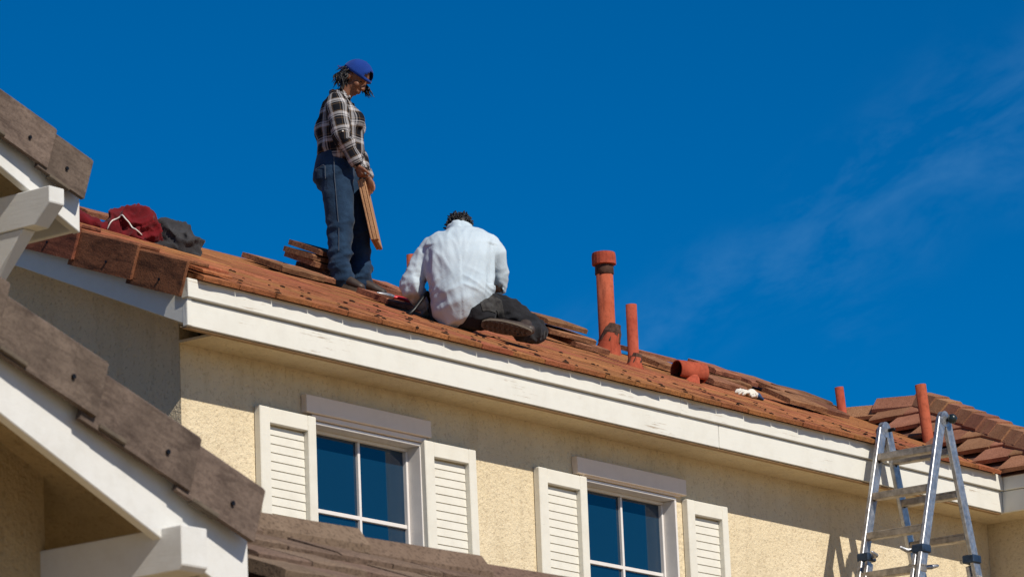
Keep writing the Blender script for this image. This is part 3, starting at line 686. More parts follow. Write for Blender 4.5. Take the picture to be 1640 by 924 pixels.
# lower roof beside the near gable: capped ridge falling a little to the right, tile courses along X below it
H0, H1 = Vector((-5.406, -5.116, 4.929)), Vector((-4.246, -5.325, 4.834))
hdn = (H1 - H0).normalized(); PP = 0.457; PA2 = math.atan(PP)
def ridge_y(x): return H0.y - 0.18*(x - H0.x)
def porch_z(y): return H0.z - 0.060 + PP*(y - H0.y)
HT = H0 - hdn*0.92; HB = H0 + hdn*3.0
bm = bmesh.new()
for sg in (-1, 1):
    q = []
    for P0, dy in ((HT, 0), (HB, 0), (HB, 1.5), (HT, 1.5)):
        q.append((P0.x, P0.y + sg*(dy + 0.002), P0.z - 0.115 - PP*dy))
    prism(bm, q, (0, 0, -0.08))
porch = nobj('lower_roof', bm, m_plain('dark_batten_wood', (0.035, 0.022, 0.016), 0.9))
PT = [tile_mesh(0.325, 0.34, 0.052, 100+k) for k in range(4)]
for me in PT: me.materials.append(TILE_P)
pc_, ps_ = math.cos(PA2), math.sin(PA2)
for r_ in range(8):
    y = -5.00 - r_*0.265
    x = -6.22 + (0.16 if r_ % 2 else 0.0)
    while x < -2.6:
        if ridge_y(x) - 1.45 < y < ridge_y(x) - 0.20:
            M_ = Matrix(((1, 0, 0), (0, pc_, -ps_), (0, ps_, pc_))).to_4x4(); M_.translation = Vector((x, y, porch_z(y) - 0.030 + random.uniform(0, 0.006)))
            nput('roof_tile', random.choice(PT), None, M_ @ Matrix.Rotation(R(-5.2)+random.uniform(-0.014, 0.014), 4, 'X') @ Matrix.Rotation(random.uniform(-0.015, 0.015), 4, 'Z'), porch)
        x += 0.33
up = -hdn
ce = [2.55, 1.86, 1.182, 0.493, -0.20, -0.85]
for a_, b_ in zip(ce, ce[1:]):
    me = cap_mesh(a_ - b_ + 0.06, 0.135, 0.085, 0.034); me.materials.append(TILE_P)
    nput('ridge_cap', me, None, along(H0 + hdn*a_, up, 0.012, R(-2.6)) @ Matrix.Rotation(random.uniform(-0.012, 0.012), 4, 'Z'), porch)
bm = bmesh.new(); box(bm, (-6.2, -6.1, 0), (-2.9, -4.3, porch_z(-6.1)-0.22)); nobj('porch_wall', bm, STUCCO_N)

# ============================================================ ladder: two-sided folding aluminium ladder, rungs square to the wall
lad = tag(empty('ladder', (7.45, -0.36, 0)), 'folding aluminium ladder standing against the eave', 'ladder')
LINV = Matrix.Translation((-7.45, 0.36, 0))
def lobj(name, bm, m_, parent=None, smooth=False):
    bmesh.ops.transform(bm, matrix=LINV, verts=bm.verts[:]); return obj(name, bm, m_, lad if parent is None else parent, smooth)
YF, YN = -0.10, -0.60           # far and near rails
TOPZ = 7.83; XT = 7.455
SLOPE = {-1: 0.35, 1: 0.265}     # sideways run per metre of drop, front and back section
def at_rail(side, y, drop): return Vector((XT + side*(0.035 + SLOPE[side]*drop), y, TOPZ - drop))
def bar(bm, p0, p1, w, d, ref=(0, 1, 0), bevel=0.004):
    p0, p1 = Vector(p0), Vector(p1); z = (p1-p0).normalized(); y = (Vector(ref) - z*Vector(ref).dot(z)).normalized(); x = y.cross(z)
    M_ = Matrix((x, y, z)).transposed().to_4x4(); M_.translation = p0
    box(bm, (-w/2, -d/2, 0), (w/2, d/2, (p1-p0).length), bevel, M_)
for side in (-1, 1):
    for y, s_ in ((YF, 1), (YN, -1)):
        bm = bmesh.new(); bar(bm, at_rail(side, y, 0.0), at_rail(side, y, 3.4), 0.085, 0.032)
        rl = lobj('rail', bm, ALU)
        bm = bmesh.new(); bar(bm, at_rail(side, y - s_*0.05, 1.02) , at_rail(side, y - s_*0.05, 7.80), 0.072, 0.030); lobj('outer_rail', bm, ALU)
        for j in range(8):
            c = at_rail(side, y - s_*0.0165, 0.25 + j*0.29)
            bm = bmesh.new(); bmesh.ops.create_cone(bm, cap_ends=True, segments=10, radius1=0.013, radius2=0.013, depth=0.004)
            bmesh.ops.transform(bm, matrix=Matrix.Translation(c) @ Matrix.Rotation(R(90), 4, 'X'), verts=bm.verts[:]); lobj('rung_rivet', bm, IRON, rl)
        # hooked lock on the outer section
        bm = bmesh.new(); c = at_rail(side, y - s_*0.02, 0.98)
        box(bm, (-0.055, -0.05, -0.03), (0.055, 0.05, 0.03), 0.008, Matrix.Translation(c)); lobj('rail_lock', bm, BLUEP)
        bm = bmesh.new(); tube(bm, [c + Vector((0, -s_*0.05, 0)), c + Vector((side*0.03, -s_*0.10, 0.0)), c + Vector((side*0.10, -s_*0.11, 0.015))], [0.016, 0.018, 0.012], 10); lobj('lock_handle', bm, ALU, None, True)
    for j in range(26):
        dr = 0.215 + j*0.30
        outer = dr > 1.0
        a, b_ = at_rail(side, YF - (0.016 if not outer else -0.02), dr), at_rail(side, YN + (0.016 if not outer else -0.02), dr)
        bm = bmesh.new()
        for q in (-0.026, 0.0, 0.026):
            bar(bm, a + Vector((q, 0, 0.012)), b_ + Vector((q, 0, 0.012)), 0.021, 0.014, (0, 0, 1), 0.003)
        bar(bm, a + Vector((0, 0, -0.010)), b_ + Vector((0, 0, -0.016)), 0.078, 0.042, (0, 0, 1), 0.005)
        lobj('rung', bm, RUNGM)
for y, s_ in ((YF, 1), (YN, -1)):
    bm = bmesh.new()
    for q in (-0.012, 0.012):
        g = bmesh.ops.create_cone(bm, cap_ends=True, segments=24, radius1=0.058, radius2=0.058, depth=0.012)
        bmesh.ops.transform(bm, matrix=Matrix.Translation((XT, y + q, TOPZ)) @ Matrix.Rotation(R(90), 4, 'X'), verts=g['verts'])
    lobj('hinge', bm, ALU)
    bm = bmesh.new(); ellipsoid(bm, (XT + 0.03, y + 0.055*s_, TOPZ + 0.0), (0.036, 0.036, 0.036), None, 2); lobj('hinge_knob', bm, KNOB, None, True)
    bm = bmesh.new(); tube(bm, [(XT+0.03, y - 0.06, TOPZ), (XT+0.03, y + 0.06, TOPZ)], [0.014, 0.014], 10); lobj('hinge_pin', bm, IRON, None, True)

# ============================================================ people
PROT = R(-53.038)
def local_roof(base, x, y):
    w = Matrix.Rotation(PROT, 4, 'Z') @ Vector((x, y, 0)); return roof_z(0, base[1] + w.y) - base[2]
def hand(bm, wrist, palm_dir, palm_n, thumb_side, curl=(20, 30, 25), length=0.085, size=1.0, spread=4):
    """palm with five separate fingers. palm_dir: wrist to knuckles, palm_n: out of the palm, thumb_side: +1/-1"""
    d = Vector(palm_dir).normalized(); n = (Vector(palm_n) - d*Vector(palm_n).dot(d)).normalized(); s = d.cross(n)*thumb_side
    w = Vector(wrist); kn = w + d*length*size
    tube(bm, [w - d*0.03, w + d*0.02, w + d*length*0.6*size, kn], [(0.024*size, 0.018*size), (0.030*size, 0.017*size), (0.040*size, 0.016*size), (0.038*size, 0.013*size)], 12, s)
    for i, (o, L_) in enumerate(((0.029, 0.072), (0.010, 0.080), (-0.010, 0.074), (-0.028, 0.058))):
        p_ = kn + s*o*size - d*0.008; dd = (d + s*math.tan(R(spread*(1.5-i)))*0.5).normalized(); pts = [p_ - dd*0.012]; a = 0
        for j, (fr_, c) in enumerate(zip((0.45, 0.32, 0.23), curl)):
            a += R(c); st = dd*math.cos(a) + n*math.sin(a); pts.append(pts[-1] + st*L_*fr_*size*(1.15 if j == 0 else 1))
        tube(bm, pts, [0.0095*size, 0.0090*size, 0.0082*size, 0.0070*size], 8)
    b0 = w + d*0.022 + s*0.026*size
    t1 = (d*0.65 + s*0.65 + n*0.35).normalized(); t2 = (d*0.8 + s*0.15 + n*0.55).normalized()
    tube(bm, [b0 - t1*0.015, b0 + t1*0.034*size, b0 + t1*0.034*size + t2*0.030*size, b0 + t1*0.034*size + t2*0.052*size], [0.014*size, 0.012*size, 0.0105*size, 0.008*size], 8)
def head(bm, c, face, up, s=1.0):
    """face looks along 'face'; 'up' is the crown"""
    f = Vector(face).normalized(); u = (Vector(up) - f*Vector(up).dot(f)).normalized(); l = u.cross(f)
    Rm = Matrix((f, l, u)).transposed(); C_ = Vector(c)
    P_ = lambda a, b_, d: C_ + (f*a + l*b_ + u*d)*s
    ellipsoid(bm, P_(-0.008, 0, 0.025), (0.098*s, 0.076*s, 0.092*s), Rm)
    ellipsoid(bm, P_(0.022, 0, -0.045), (0.068*s, 0.060*s, 0.072*s), Rm)
    ellipsoid(bm, P_(0.050, 0, -0.092), (0.030*s, 0.030*s, 0.024*s), Rm, 2)          # chin
    tube(bm, [P_(0.086, 0, 0.012), P_(0.098, 0, -0.022), P_(0.104, 0, -0.036)], [0.010*s, 0.012*s, 0.013*s], 8)  # nose
    for q in (-1, 1):
        ellipsoid(bm, P_(0.100, q*0.013, -0.038), (0.011*s, 0.009*s, 0.009*s), Rm, 2)
        ellipsoid(bm, P_(0.076, q*0.034, 0.022), (0.018*s, 0.026*s, 0.010*s), Rm, 2)    # brow
        ellipsoid(bm, P_(0.060, q*0.048, -0.030), (0.026*s, 0.020*s, 0.024*s), Rm, 2)   # cheek
        ellipsoid(bm, P_(-0.008, q*0.079, -0.012), (0.020*s, 0.009*s, 0.032*s), Rm, 2)  # ear
    tube(bm, [P_(0.084, -0.022, -0.066), P_(0.094, 0, -0.064), P_(0.084, 0.022, -0.066)], [0.006*s, 0.009*s, 0.006*s], 8)
    tube(bm, [P_(0.082, -0.020, -0.076), P_(0.091, 0, -0.077), P_(0.082, 0.020, -0.076)], [0.006*s, 0.009*s, 0.006*s], 8)
    return P_, Rm
def locks(bm, P_, spots, n, length, r_=0.008, droop=Vector((0, 0, -1)), wav=0.012, seed=1):
    rnd = random.Random(seed)
    for _ in range(n):
        a, b_, d, dirv = spots(rnd); p_ = P_(a, b_, d); dv = Vector(dirv).normalized(); L_ = length*rnd.uniform(0.6, 1.1); pts = [p_ - dv*0.012]; ph = rnd.uniform(0, 6)
        for k in range(6):
            t = (k+1)/6; st = (dv*(1-t) + droop*t*1.1).normalized()
            pts.append(pts[-1] + st*L_/6 + Vector((math.sin(ph+k*1.4), math.cos(ph*1.3+k*1.7), 0))*wav*0.5)
        tube(bm, pts, [r_*q for q in (0.9, 1.1, 1.1, 1.0, 0.85, 0.6, 0.25)], 6)
def bone_uv(me, bones):
    """store a cloth coordinate (around, along) on every vertex, from its nearest bone"""
    at_ = me.attributes.new('plaid', 'FLOAT_VECTOR', 'POINT')
    for i, v in enumerate(me.vertices):
        best = None
        for a, b_, rad, ref, off in bones:
            ab = b_ - a; t = max(0, min(1, (v.co - a).dot(ab)/ab.length_squared)); q = a + ab*t; d = (v.co - q).length - rad
            if best is None or d < best[0]:
                z = ab.normalized(); x = (ref - z*ref.dot(z)).normalized(); y = z.cross(x); w = v.co - q
                best = (d, math.atan2(w.dot(y), w.dot(x))*rad, off + (v.co - a).dot(z))
        at_.data[i].vector = (best[1], best[2], 0)

# ---------- standing worker
SB = Vector((4.322, 2.264, 8.764))
stand = empty('person', SB, PROT)
tag(stand, 'standing worker in blue cap, plaid shirt and jeans, looking down, holding a tile', 'person')
lr = lambda x, y: local_roof(SB, x, y)
fx, fy = Vector((0.0, 0.0, 0)), None
nf, ff = (-0.045, -0.10), (0.075, 0.09)          # ankles (x, y): near and far
zn, zf = lr(*nf), lr(*ff)
# jeans
bm = bmesh.new()
tube(bm, [(-0.075, 0, 0.99), (-0.085, 0, 0.92), (-0.100, 0, 0.83), (-0.07, 0, 0.76)], [(0.135, 0.155), (0.145, 0.165), (0.150, 0.172), (0.10, 0.15)], 24, (1, 0, 0))
ellipsoid(bm, (-0.155, -0.06, 0.83), (0.085, 0.09, 0.10)); ellipsoid(bm, (-0.150, 0.06, 0.83), (0.08, 0.09, 0.10))
tube(bm, [(-0.075, -0.085, 0.86), (-0.066, -0.10, 0.66), (-0.058, -0.105, 0.42), (-0.066, -0.105, 0.21), (nf[0]-0.012, nf[1], zn+0.055)], [(0.125, 0.095), (0.112, 0.095), (0.094, 0.085), (0.086, 0.082), (0.084, 0.082)], 20, (1, 0, 0))
tube(bm, [(-0.03, 0.085, 0.86), (0.025, 0.09, 0.66), (0.060, 0.095, 0.42), (0.066, 0.095, 0.21), (ff[0]-0.012, ff[1], zf+0.05)], [(0.120, 0.095), (0.100, 0.09), (0.084, 0.082), (0.078, 0.078), (0.080, 0.08)], 20, (1, 0, 0))
me = remesh(bm, 0.010, 3)
def jf(p_, n):
    z = p_.z; a = 0.0
    k = math.exp(-((z-0.16)/0.13)**2)*1.8 + math.exp(-((z-0.43)/0.08)**2)*1.1 + math.exp(-((z-0.80)/0.09)**2)*0.45 + 0.12
    a = k*(ridged(p_, 5, 5, 13, 2.1) - 0.5)*0.016 + (ridged(p_, 9, 9, 22, 5.3) - 0.5)*0.004*k
    return n*a
displace(me, jf); jeans = link('jeans', me, DENIM, stand)
# stitching: outseam and pocket
STITCH = m_plain('pale_seam_thread', (0.07, 0.085, 0.11), 0.9)
bm = bmesh.new()
tube(bm, [(-0.085, -0.182, 0.93), (-0.085, -0.190, 0.80), (-0.078, -0.198, 0.66), (-0.066, -0.194, 0.42), (-0.072, -0.192, 0.25)], [0.0025]*5, 6, ends=False); obj('seam', bm, STITCH, jeans)
bm = bmesh.new(); tube(bm, [(-0.205, -0.128, 0.87), (-0.165, -0.160, 0.885), (-0.150, -0.166, 0.875), (-0.150, -0.170, 0.78)], [0.0025]*4, 6, ends=False); obj('pocket_seam', bm, STITCH, jeans)
# shirt
SHR, ELR, WRR = Vector((-0.060, -0.165, 1.345)), Vector((-0.020, -0.235, 1.075)), Vector((0.070, -0.195, 0.885))
SHL, ELL, WRL = Vector((-0.015, 0.165, 1.340)), Vector((0.055, 0.215, 1.08)), Vector((0.135, 0.045, 0.850))
bm = bmesh.new()
tube(bm, [(-0.055, 0, 0.955), (-0.048, 0, 1.01), (-0.045, 0, 1.09), (-0.042, 0, 1.20), (-0.040, 0, 1.29), (-0.052, 0, 1.36), (-0.030, 0, 1.415)], [(0.150, 0.165), (0.172, 0.185), (0.168, 0.185), (0.166, 0.185), (0.150, 0.19), (0.112, 0.165), (0.07, 0.085)], 28, (1, 0, 0))
ellipsoid(bm, (0.065, -0.07, 1.215), (0.075, 0.085, 0.085)); ellipsoid(bm, (0.065, 0.07, 1.215), (0.075, 0.085, 0.085))
ellipsoid(bm, (-0.135, 0, 1.17), (0.09, 0.15, 0.13))
tube(bm, [SHR + Vector((0.0, 0.03, 0.005)), SHR + Vector((0.012, -0.03, -0.07)), ELR, (ELR+WRR)/2 + Vector((-0.002, 0, -0.004)), WRR], [(0.080, 0.072), (0.079, 0.068), (0.066, 0.060), (0.060, 0.056), (0.046, 0.044)], 18, (1, 0, 0))
tube(bm, [SHL + Vector((0, -0.03, 0.005)), SHL + Vector((0.012, 0.03, -0.07)), ELL, (ELL+WRL)/2, WRL], [(0.078, 0.07), (0.076, 0.066), (0.064, 0.058), (0.056, 0.054), (0.044, 0.042)], 18, (1, 0, 0))
me = remesh(bm, 0.009, 3)
def sf(p_, n):
    low = math.exp(-((p_.z-0.99)/0.07)**2); el = math.exp(-((p_ - ELR).length/0.10)**2)
    return n*((ridged(p_, 10, 10, 7, 1.7) - 0.45)*(0.007 + 0.010*low + 0.009*el) + (ridged(p_, 6, 6, 24, 7.7) - 0.5)*0.010*el)
bones = [(Vector((-0.045, 0, 0.93)), Vector((-0.045, 0, 1.42)), 0.17, Vector((1, 0, 0)), 0.0), (SHR, ELR, 0.068, Vector((0, -1, 0)), 0.0), (ELR, WRR, 0.055, Vector((0, -1, 0)), (ELR-SHR).length), (SHL, ELL, 0.068, Vector((0, 1, 0)), 0.0), (ELL, WRL, 0.055, Vector((0, 1, 0)), (ELL-SHL).length)]
bone_uv(me, bones); displace(me, sf); shirt = link('shirt', me, PLAID, stand)
bm = bmesh.new(); tube(bm, [(0.035, -0.075, 1.400), (0.03, -0.03, 1.365), (0.06, 0.03, 1.36), (0.0, 0.09, 1.405), (-0.075, 0.085, 1.44), (-0.105, 0.0, 1.455), (-0.085, -0.085, 1.44), (-0.02, -0.10, 1.415)], [(0.020, 0.009)]*8, 8, (0, 0, 1)); cme = remesh(bm, 0.006, 1)
bone_uv(cme, bones[:1]); link('collar', cme, PLAID, shirt)
for i, w_, e_ in ((0, WRR, ELR), (1, WRL, ELL)):
    bm = bmesh.new(); d = (w_ - e_).normalized(); tube(bm, [w_ - d*0.035, w_ + d*0.022], [(0.049, 0.046), (0.046, 0.043)], 18, (1, 0, 0), ends=False)
    cm = mesh_of('cuff', bm, True); bone_uv(cm, [(e_, w_, 0.045, Vector((0, -1, 0)), 0.27)]); link('cuff', cm, PLAID, shirt)
bm = bmesh.new(); ellipsoid(bm, (-0.012, -0.302, 1.085), (0.007, 0.003, 0.007), None, 2); obj('button', bm, CORD, shirt, True)
# body (one continuous skin)
bm = bmesh.new(); HC_ = Vector((0.082, -0.015, 1.548)); FACE = Vector((0.66, -0.34, -0.60)); UPH = Vector((0.55, -0.16, 0.82))
P_, Rm = head(bm, HC_, FACE, UPH)
tube(bm, [(-0.045, 0, 1.33), (-0.015, 0, 1.42), (0.045, -0.008, 1.50)], [(0.075, 0.085), (0.058, 0.058), (0.055, 0.055)], 16, (1, 0, 0))
tube(bm, [(-0.05, 0, 0.90), (-0.045, 0, 1.10), (-0.045, 0, 1.30)], [(0.09, 0.12), (0.10, 0.12), (0.09, 0.13)], 16, (1, 0, 0))
for S_, E_, W_ in ((SHR, ELR, WRR), (SHL, ELL, WRL)): tube(bm, [S_*0.75 + Vector((-0.045, 0, 1.30))*0.25, S_, E_, W_, W_ + (W_-E_).normalized()*0.02], [0.05, 0.045, 0.036, 0.027, 0.026], 12)
for (hx_, hy_), (kx, ky), (ax_, ay), zz in (((-0.075, -0.08), (-0.058, -0.105), nf, zn), ((-0.03, 0.08), (0.06, 0.095), ff, zf)):
    tube(bm, [(hx_, hy_, 0.92), (kx, ky, 0.44), (ax_, ay, zz + 0.07)], [0.075, 0.052, 0.036], 12)
hand(bm, WRR + Vector((0.010, 0.004, -0.022)), (0.22, 0.10, -1), (0.9, 0.55, 0.1), 1, (35, 55, 40), 0.075, 1.0)
hand(bm, WRL + Vector((0.010, -0.003, -0.025)), (0.28, -0.10, -1), (-0.6, -0.75, 0.0), 1, (14, 18, 14), 0.080, 0.98, 6)
me = remesh(bm, 0.0055, 2, 0.4)
body = link('body', me, SKIN, stand)
for q in (-1, 1):
    bm = bmesh.new(); ellipsoid(bm, P_(0.074, q*0.032, 0.000), (0.009, 0.010, 0.005), Rm, 2); obj('eye', bm, EYE, stand, True)
    bm = bmesh.new(); tube(bm, [P_(0.090, q*0.016, 0.026), P_(0.088, q*0.036, 0.031), P_(0.074, q*0.054, 0.024)], [0.002, 0.003, 0.0015], 6); obj('eyebrow', bm, HAIR, stand, True)
# hair: wavy chin-length locks behind the ear and a few in front of the face
bm = bmesh.new()
def sp1(r_):
    a = r_.uniform(-0.105, -0.02); b_ = r_.choice((-1, -1, 1))*r_.uniform(0.02, 0.078); d = r_.uniform(-0.045, 0.03)
    return a, b_, d, (-0.75, (-0.6 if b_ < 0 else 0.5), -0.5)
dr = lambda: None
hl_ = Rm @ Vector((0, 1, 0))
locks(bm, P_, sp1, 230, 0.115, 0.0055, Vector((-0.25, -0.05, -1)), 0.020, 3)
locks(bm, P_, sp1, 60, 0.085, 0.004, Vector((-0.8, -0.05, -0.4)), 0.026, 13)
def sp2(r_): return r_.uniform(-0.02, 0.055), r_.uniform(0.066, 0.085), r_.uniform(-0.03, 0.01), (0.75, 0.2, -0.6)
locks(bm, P_, sp2, 40, 0.115, 0.0042, Vector((0.35, 0.0, -1)), 0.016, 9)
ellipsoid(bm, P_(-0.055, -0.012, -0.01), (0.070, 0.082, 0.074), Rm, 2)
obj('hair', bm, HAIR, stand, True)
# cap worn back to front: dome, adjusting gap over the forehead, strap, brim behind
bm = bmesh.new(); seg, rows = 36, 9; rings = []
for i in range(rows+1):
    e = i/rows*math.pi/2
    rings.append([bm.verts.new(P_(-0.006 + 0.116*math.cos(e)*math.cos(2*math.pi*k/seg), 0.092*math.cos(e)*math.sin(2*math.pi*k/seg), 0.022 + 0.112*math.sin(e)**0.92 + (0.010 if math.cos(2*math.pi*k/seg) < -0.2 else 0)*0 )) for k in range(seg)] if i < rows else [bm.verts.new(P_(-0.006, 0, 0.134))])
for i in range(rows):
    for k in range(seg):
        an = math.degrees(math.atan2(math.sin(2*math.pi*(k+0.5)/seg), math.cos(2*math.pi*(k+0.5)/seg)))
        if 1 <= i <= 3 and abs(an) < (36, 31, 21)[i-1]: continue
        if i == rows-1: bm.faces.new((rings[i][k], rings[i][(k+1) % seg], rings[rows][0]))
        else: bm.faces.new((rings[i][k], rings[i][(k+1) % seg], rings[i+1][(k+1) % seg], rings[i+1][k]))
cap = obj('cap', bm, CAPM, stand, True); so = cap.modifiers.new('thick', 'SOLIDIFY'); so.thickness = 0.005; so.offset = 1
bm = bmesh.new(); rows_ = []
for i in range(5):
    t = i/4
    rows_.append([bm.verts.new(P_(-0.112*math.cos(R(an)) - t*0.068*math.cos(R(an*1.1)), 0.094*math.sin(R(an))*(1 + 0.05*t), 0.026 - t*0.020 - 0.018*(an/60)**2*t)) for an in range(-62, 63, 10)])
for a, b_ in zip(rows_, rows_[1:]):
    for k in range(len(a)-1): bm.faces.new((a[k], a[k+1], b_[k+1], b_[k]))
br = obj('brim', bm, CAPM, cap, True); so = br.modifiers.new('thick', 'SOLIDIFY'); so.thickness = 0.004
bm = bmesh.new(); ellipsoid(bm, P_(-0.006, 0, 0.137), (0.008, 0.008, 0.005), Rm, 2); obj('cap_button', bm, CAPM, cap, True)
# shoes
def shoe(parent, heel, toe_dir, up_n, length=0.28, name='shoe', tread=False):
    d = Vector(toe_dir).normalized(); n = (Vector(up_n) - d*Vector(up_n).dot(d)).normalized(); s = d.cross(n); H = Vector(heel)
    Q = lambda a, b_, c: H + d*a*length + s*b_ + n*c
    bm = bmesh.new()
    tube(bm, [Q(0.05, 0, 0.052), Q(0.30, 0, 0.055), Q(0.62, 0, 0.046), Q(0.88, 0, 0.038)], [(0.036, 0.042), (0.038, 0.042), (0.044, 0.034), (0.036, 0.026)], 16, s)
    tube(bm, [Q(0.14, 0, 0.05), Q(0.17, 0, 0.125)], [(0.036, 0.045), (0.038, 0.046)], 14, s)
    o = link(name, remesh(bm, 0.007, 2), SHOE, parent)
    bm = bmesh.new(); out = []
    for k in range(28):
        a = 2*math.pi*k/28; u_ = 0.5 - 0.5*math.cos(a); wv = 0.047*(0.80 + 0.22*math.sin((u_-0.2)*math.pi*0.95))*abs(math.sin(a))**0.62
        out.append(Q(u_, math.copysign(wv, math.sin(a)), 0.022))
    prism(bm, out, -n*0.026, 0.0); obj('sole', bm, SOLE, o)
    if tread:
        for k in range(9):
            u_ = 0.10 + k*0.098; w_ = 0.034*(0.82 + 0.25*math.sin((u_-0.2)*math.pi*0.95)); bm = bmesh.new()
            for q in (-1, 1):
                prism(bm, [Q(u_, q*0.004, -0.0035), Q(u_+0.055, q*0.004, -0.0035), Q(u_+0.055-0.02, q*w_, -0.0035), Q(u_-0.02, q*w_, -0.0035)], -n*0.007)
            obj('tread', bm, SHOE, o)
    return o
upn = Matrix.Rotation(-PROT, 4, 'Z') @ Vector((0, -ST, CT))
shoe(stand, (nf[0]-0.085, nf[1]+0.03, lr(nf[0]-0.085, nf[1]+0.03) + 0.006), (0.86, -0.42, lr(0.86, -0.42) - lr(0, 0)), upn, 0.27)
shoe(stand, (ff[0]-0.075, ff[1]+0.02, lr(ff[0]-0.075, ff[1]+0.02) + 0.006), (0.92, -0.25, lr(0.92, -0.25) - lr(0, 0)), upn, 0.27)
# the tile held in the near hand
bm = bmesh.new()
box(bm, (-0.165, -0.016, -0.455), (0.165, 0.010, 0.0), 0.004); box(bm, (-0.162, 0.0105, -0.45), (0.162, 0.028, -0.005), 0.004); box(bm, (-0.166, -0.026, -0.457), (-0.12, -0.017, -0.01), 0.003)
ht = obj('roof_tile', bm, TILE_H)
ht.matrix_world = Matrix.Translation(SB) @ Matrix.Rotation(PROT, 4, 'Z') @ Matrix.Translation((0.098, -0.155, 0.775)) @ Matrix.Rotation(R(-10.5), 4, 'Y') @ Matrix.Rotation(R(85), 4, 'Z') @ Matrix.Translation((0.165, 0, 0))
tag(ht, 'flat brown roof tile held hanging down by the standing worker', 'roof tile', kind='thing')

# ---------- kneeling worker, seen from behind
KB = Vector((3.714, 0.801, 8.133))
kn = empty('person', KB, PROT)
tag(kn, 'kneeling worker with his back turned, in pale blue shirt and black trousers', 'person')
kr = lambda x, y: local_roof(KB, x, y)
bm = bmesh.new()
tube(bm, [(0.03, 0.02, 0.13), (0.0, 0.03, 0.24), (-0.01, 0.05, 0.36)], [(0.185, 0.140), (0.17, 0.13), (0.155, 0.11)], 26, (1, 0, 0))
ellipsoid(bm, (0.09, -0.03, 0.095), (0.125, 0.115, 0.105)); ellipsoid(bm, (-0.085, 0.02, 0.125), (0.095, 0.105, 0.10))
RH, RK, RA = Vector((0.13, 0.05, 0.170)), Vector((0.475, 0.20, 0.02)), Vector((0.350, -0.075, -0.035))
tube(bm, [RH, (RH+RK)/2 + Vector((0, 0, 0.040)), RK], [(0.125, 0.115), (0.110, 0.105), (0.085, 0.085)], 20, (0, 1, 0))
tube(bm, [RK, (RK+RA)/2 + Vector((0.02, 0, -0.005)), RA], [0.080, 0.074, 0.058], 18)
LH, LK, LA = Vector((-0.11, 0.06, 0.15)), Vector((-0.18, 0.42, 0.265)), Vector((-0.06, 0.03, 0.10))
tube(bm, [LH, LK], [0.115, 0.085], 18); tube(bm, [LK, LA], [0.075, 0.06], 16)
me = remesh(bm, 0.010, 3)
displace(me, lambda p_, n: n*((ridged(p_, 9, 9, 16, 3.3) - 0.5)*0.014 + (ridged(p_, 18, 18, 26, 8.1) - 0.5)*0.004))
tr = link('trousers', me, BLACKD, kn)
# sunlit part of the right thigh, painted as a lighter grey patch
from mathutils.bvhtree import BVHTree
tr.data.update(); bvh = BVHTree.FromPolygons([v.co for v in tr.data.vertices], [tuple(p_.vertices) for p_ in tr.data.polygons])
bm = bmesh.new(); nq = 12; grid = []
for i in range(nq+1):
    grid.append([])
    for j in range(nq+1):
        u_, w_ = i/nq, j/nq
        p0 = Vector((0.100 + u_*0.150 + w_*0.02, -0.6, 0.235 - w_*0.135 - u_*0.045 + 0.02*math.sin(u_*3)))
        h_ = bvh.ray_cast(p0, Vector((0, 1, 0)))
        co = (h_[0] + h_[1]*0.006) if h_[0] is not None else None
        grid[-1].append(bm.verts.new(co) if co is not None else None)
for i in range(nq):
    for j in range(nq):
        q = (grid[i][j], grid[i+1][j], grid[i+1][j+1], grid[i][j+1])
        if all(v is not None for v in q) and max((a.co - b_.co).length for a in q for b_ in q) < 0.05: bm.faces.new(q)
pk = obj('lit_thigh_patch', bm, m_cloth('sunlit_grey_cloth', (0.018, 0.017, 0.017), (0.065, 0.062, 0.058), scale=30), tr, True)
# shirt
KSL, KEL, KWL = Vector((-0.232, 0.145, 0.595)), Vector((-0.350, 0.115, 0.345)), Vector((-0.225, 0.335, 0.225))
KSR, KER, KWR = Vector((0.205, 0.150, 0.610)), Vector((0.232, 0.215, 0.335)), Vector((0.06, 0.43, 0.30))
bm = bmesh.new()
tube(bm, [(-0.010, 0.0, 0.175), (-0.004, 0.0, 0.26), (-0.016, 0.02, 0.38), (-0.020, 0.045, 0.50), (-0.018, 0.09, 0.61), (-0.010, 0.14, 0.685), (-0.012, 0.20, 0.742), (-0.014, 0.235, 0.765)], [(0.200, 0.178), (0.214, 0.175), (0.232, 0.168), (0.244, 0.160), (0.244, 0.158), (0.220, 0.140), (0.140, 0.105), (0.085, 0.07)], 32, (1, 0, 0), fixed=True)
tube(bm, [KSL + Vector((0.06, 0.0, 0.02)), KSL + Vector((-0.015, -0.01, -0.06)), KEL], [(0.100, 0.095), (0.095, 0.09), (0.078, 0.075)], 20, (1, 0, 0)); tube(bm, [KEL, KWL], [0.076, 0.052], 18)
ellipsoid(bm, (-0.34, 0.10, 0.345), (0.082, 0.078, 0.080))
tube(bm, [KSR + Vector((-0.06, 0.0, 0.02)), KSR + Vector((0.010, 0, -0.06)), KER], [(0.100, 0.095), (0.092, 0.088), (0.070, 0.068)], 20, (1, 0, 0)); tube(bm, [KER, KWR], [0.068, 0.05], 18)
me = remesh(bm, 0.009, 10)
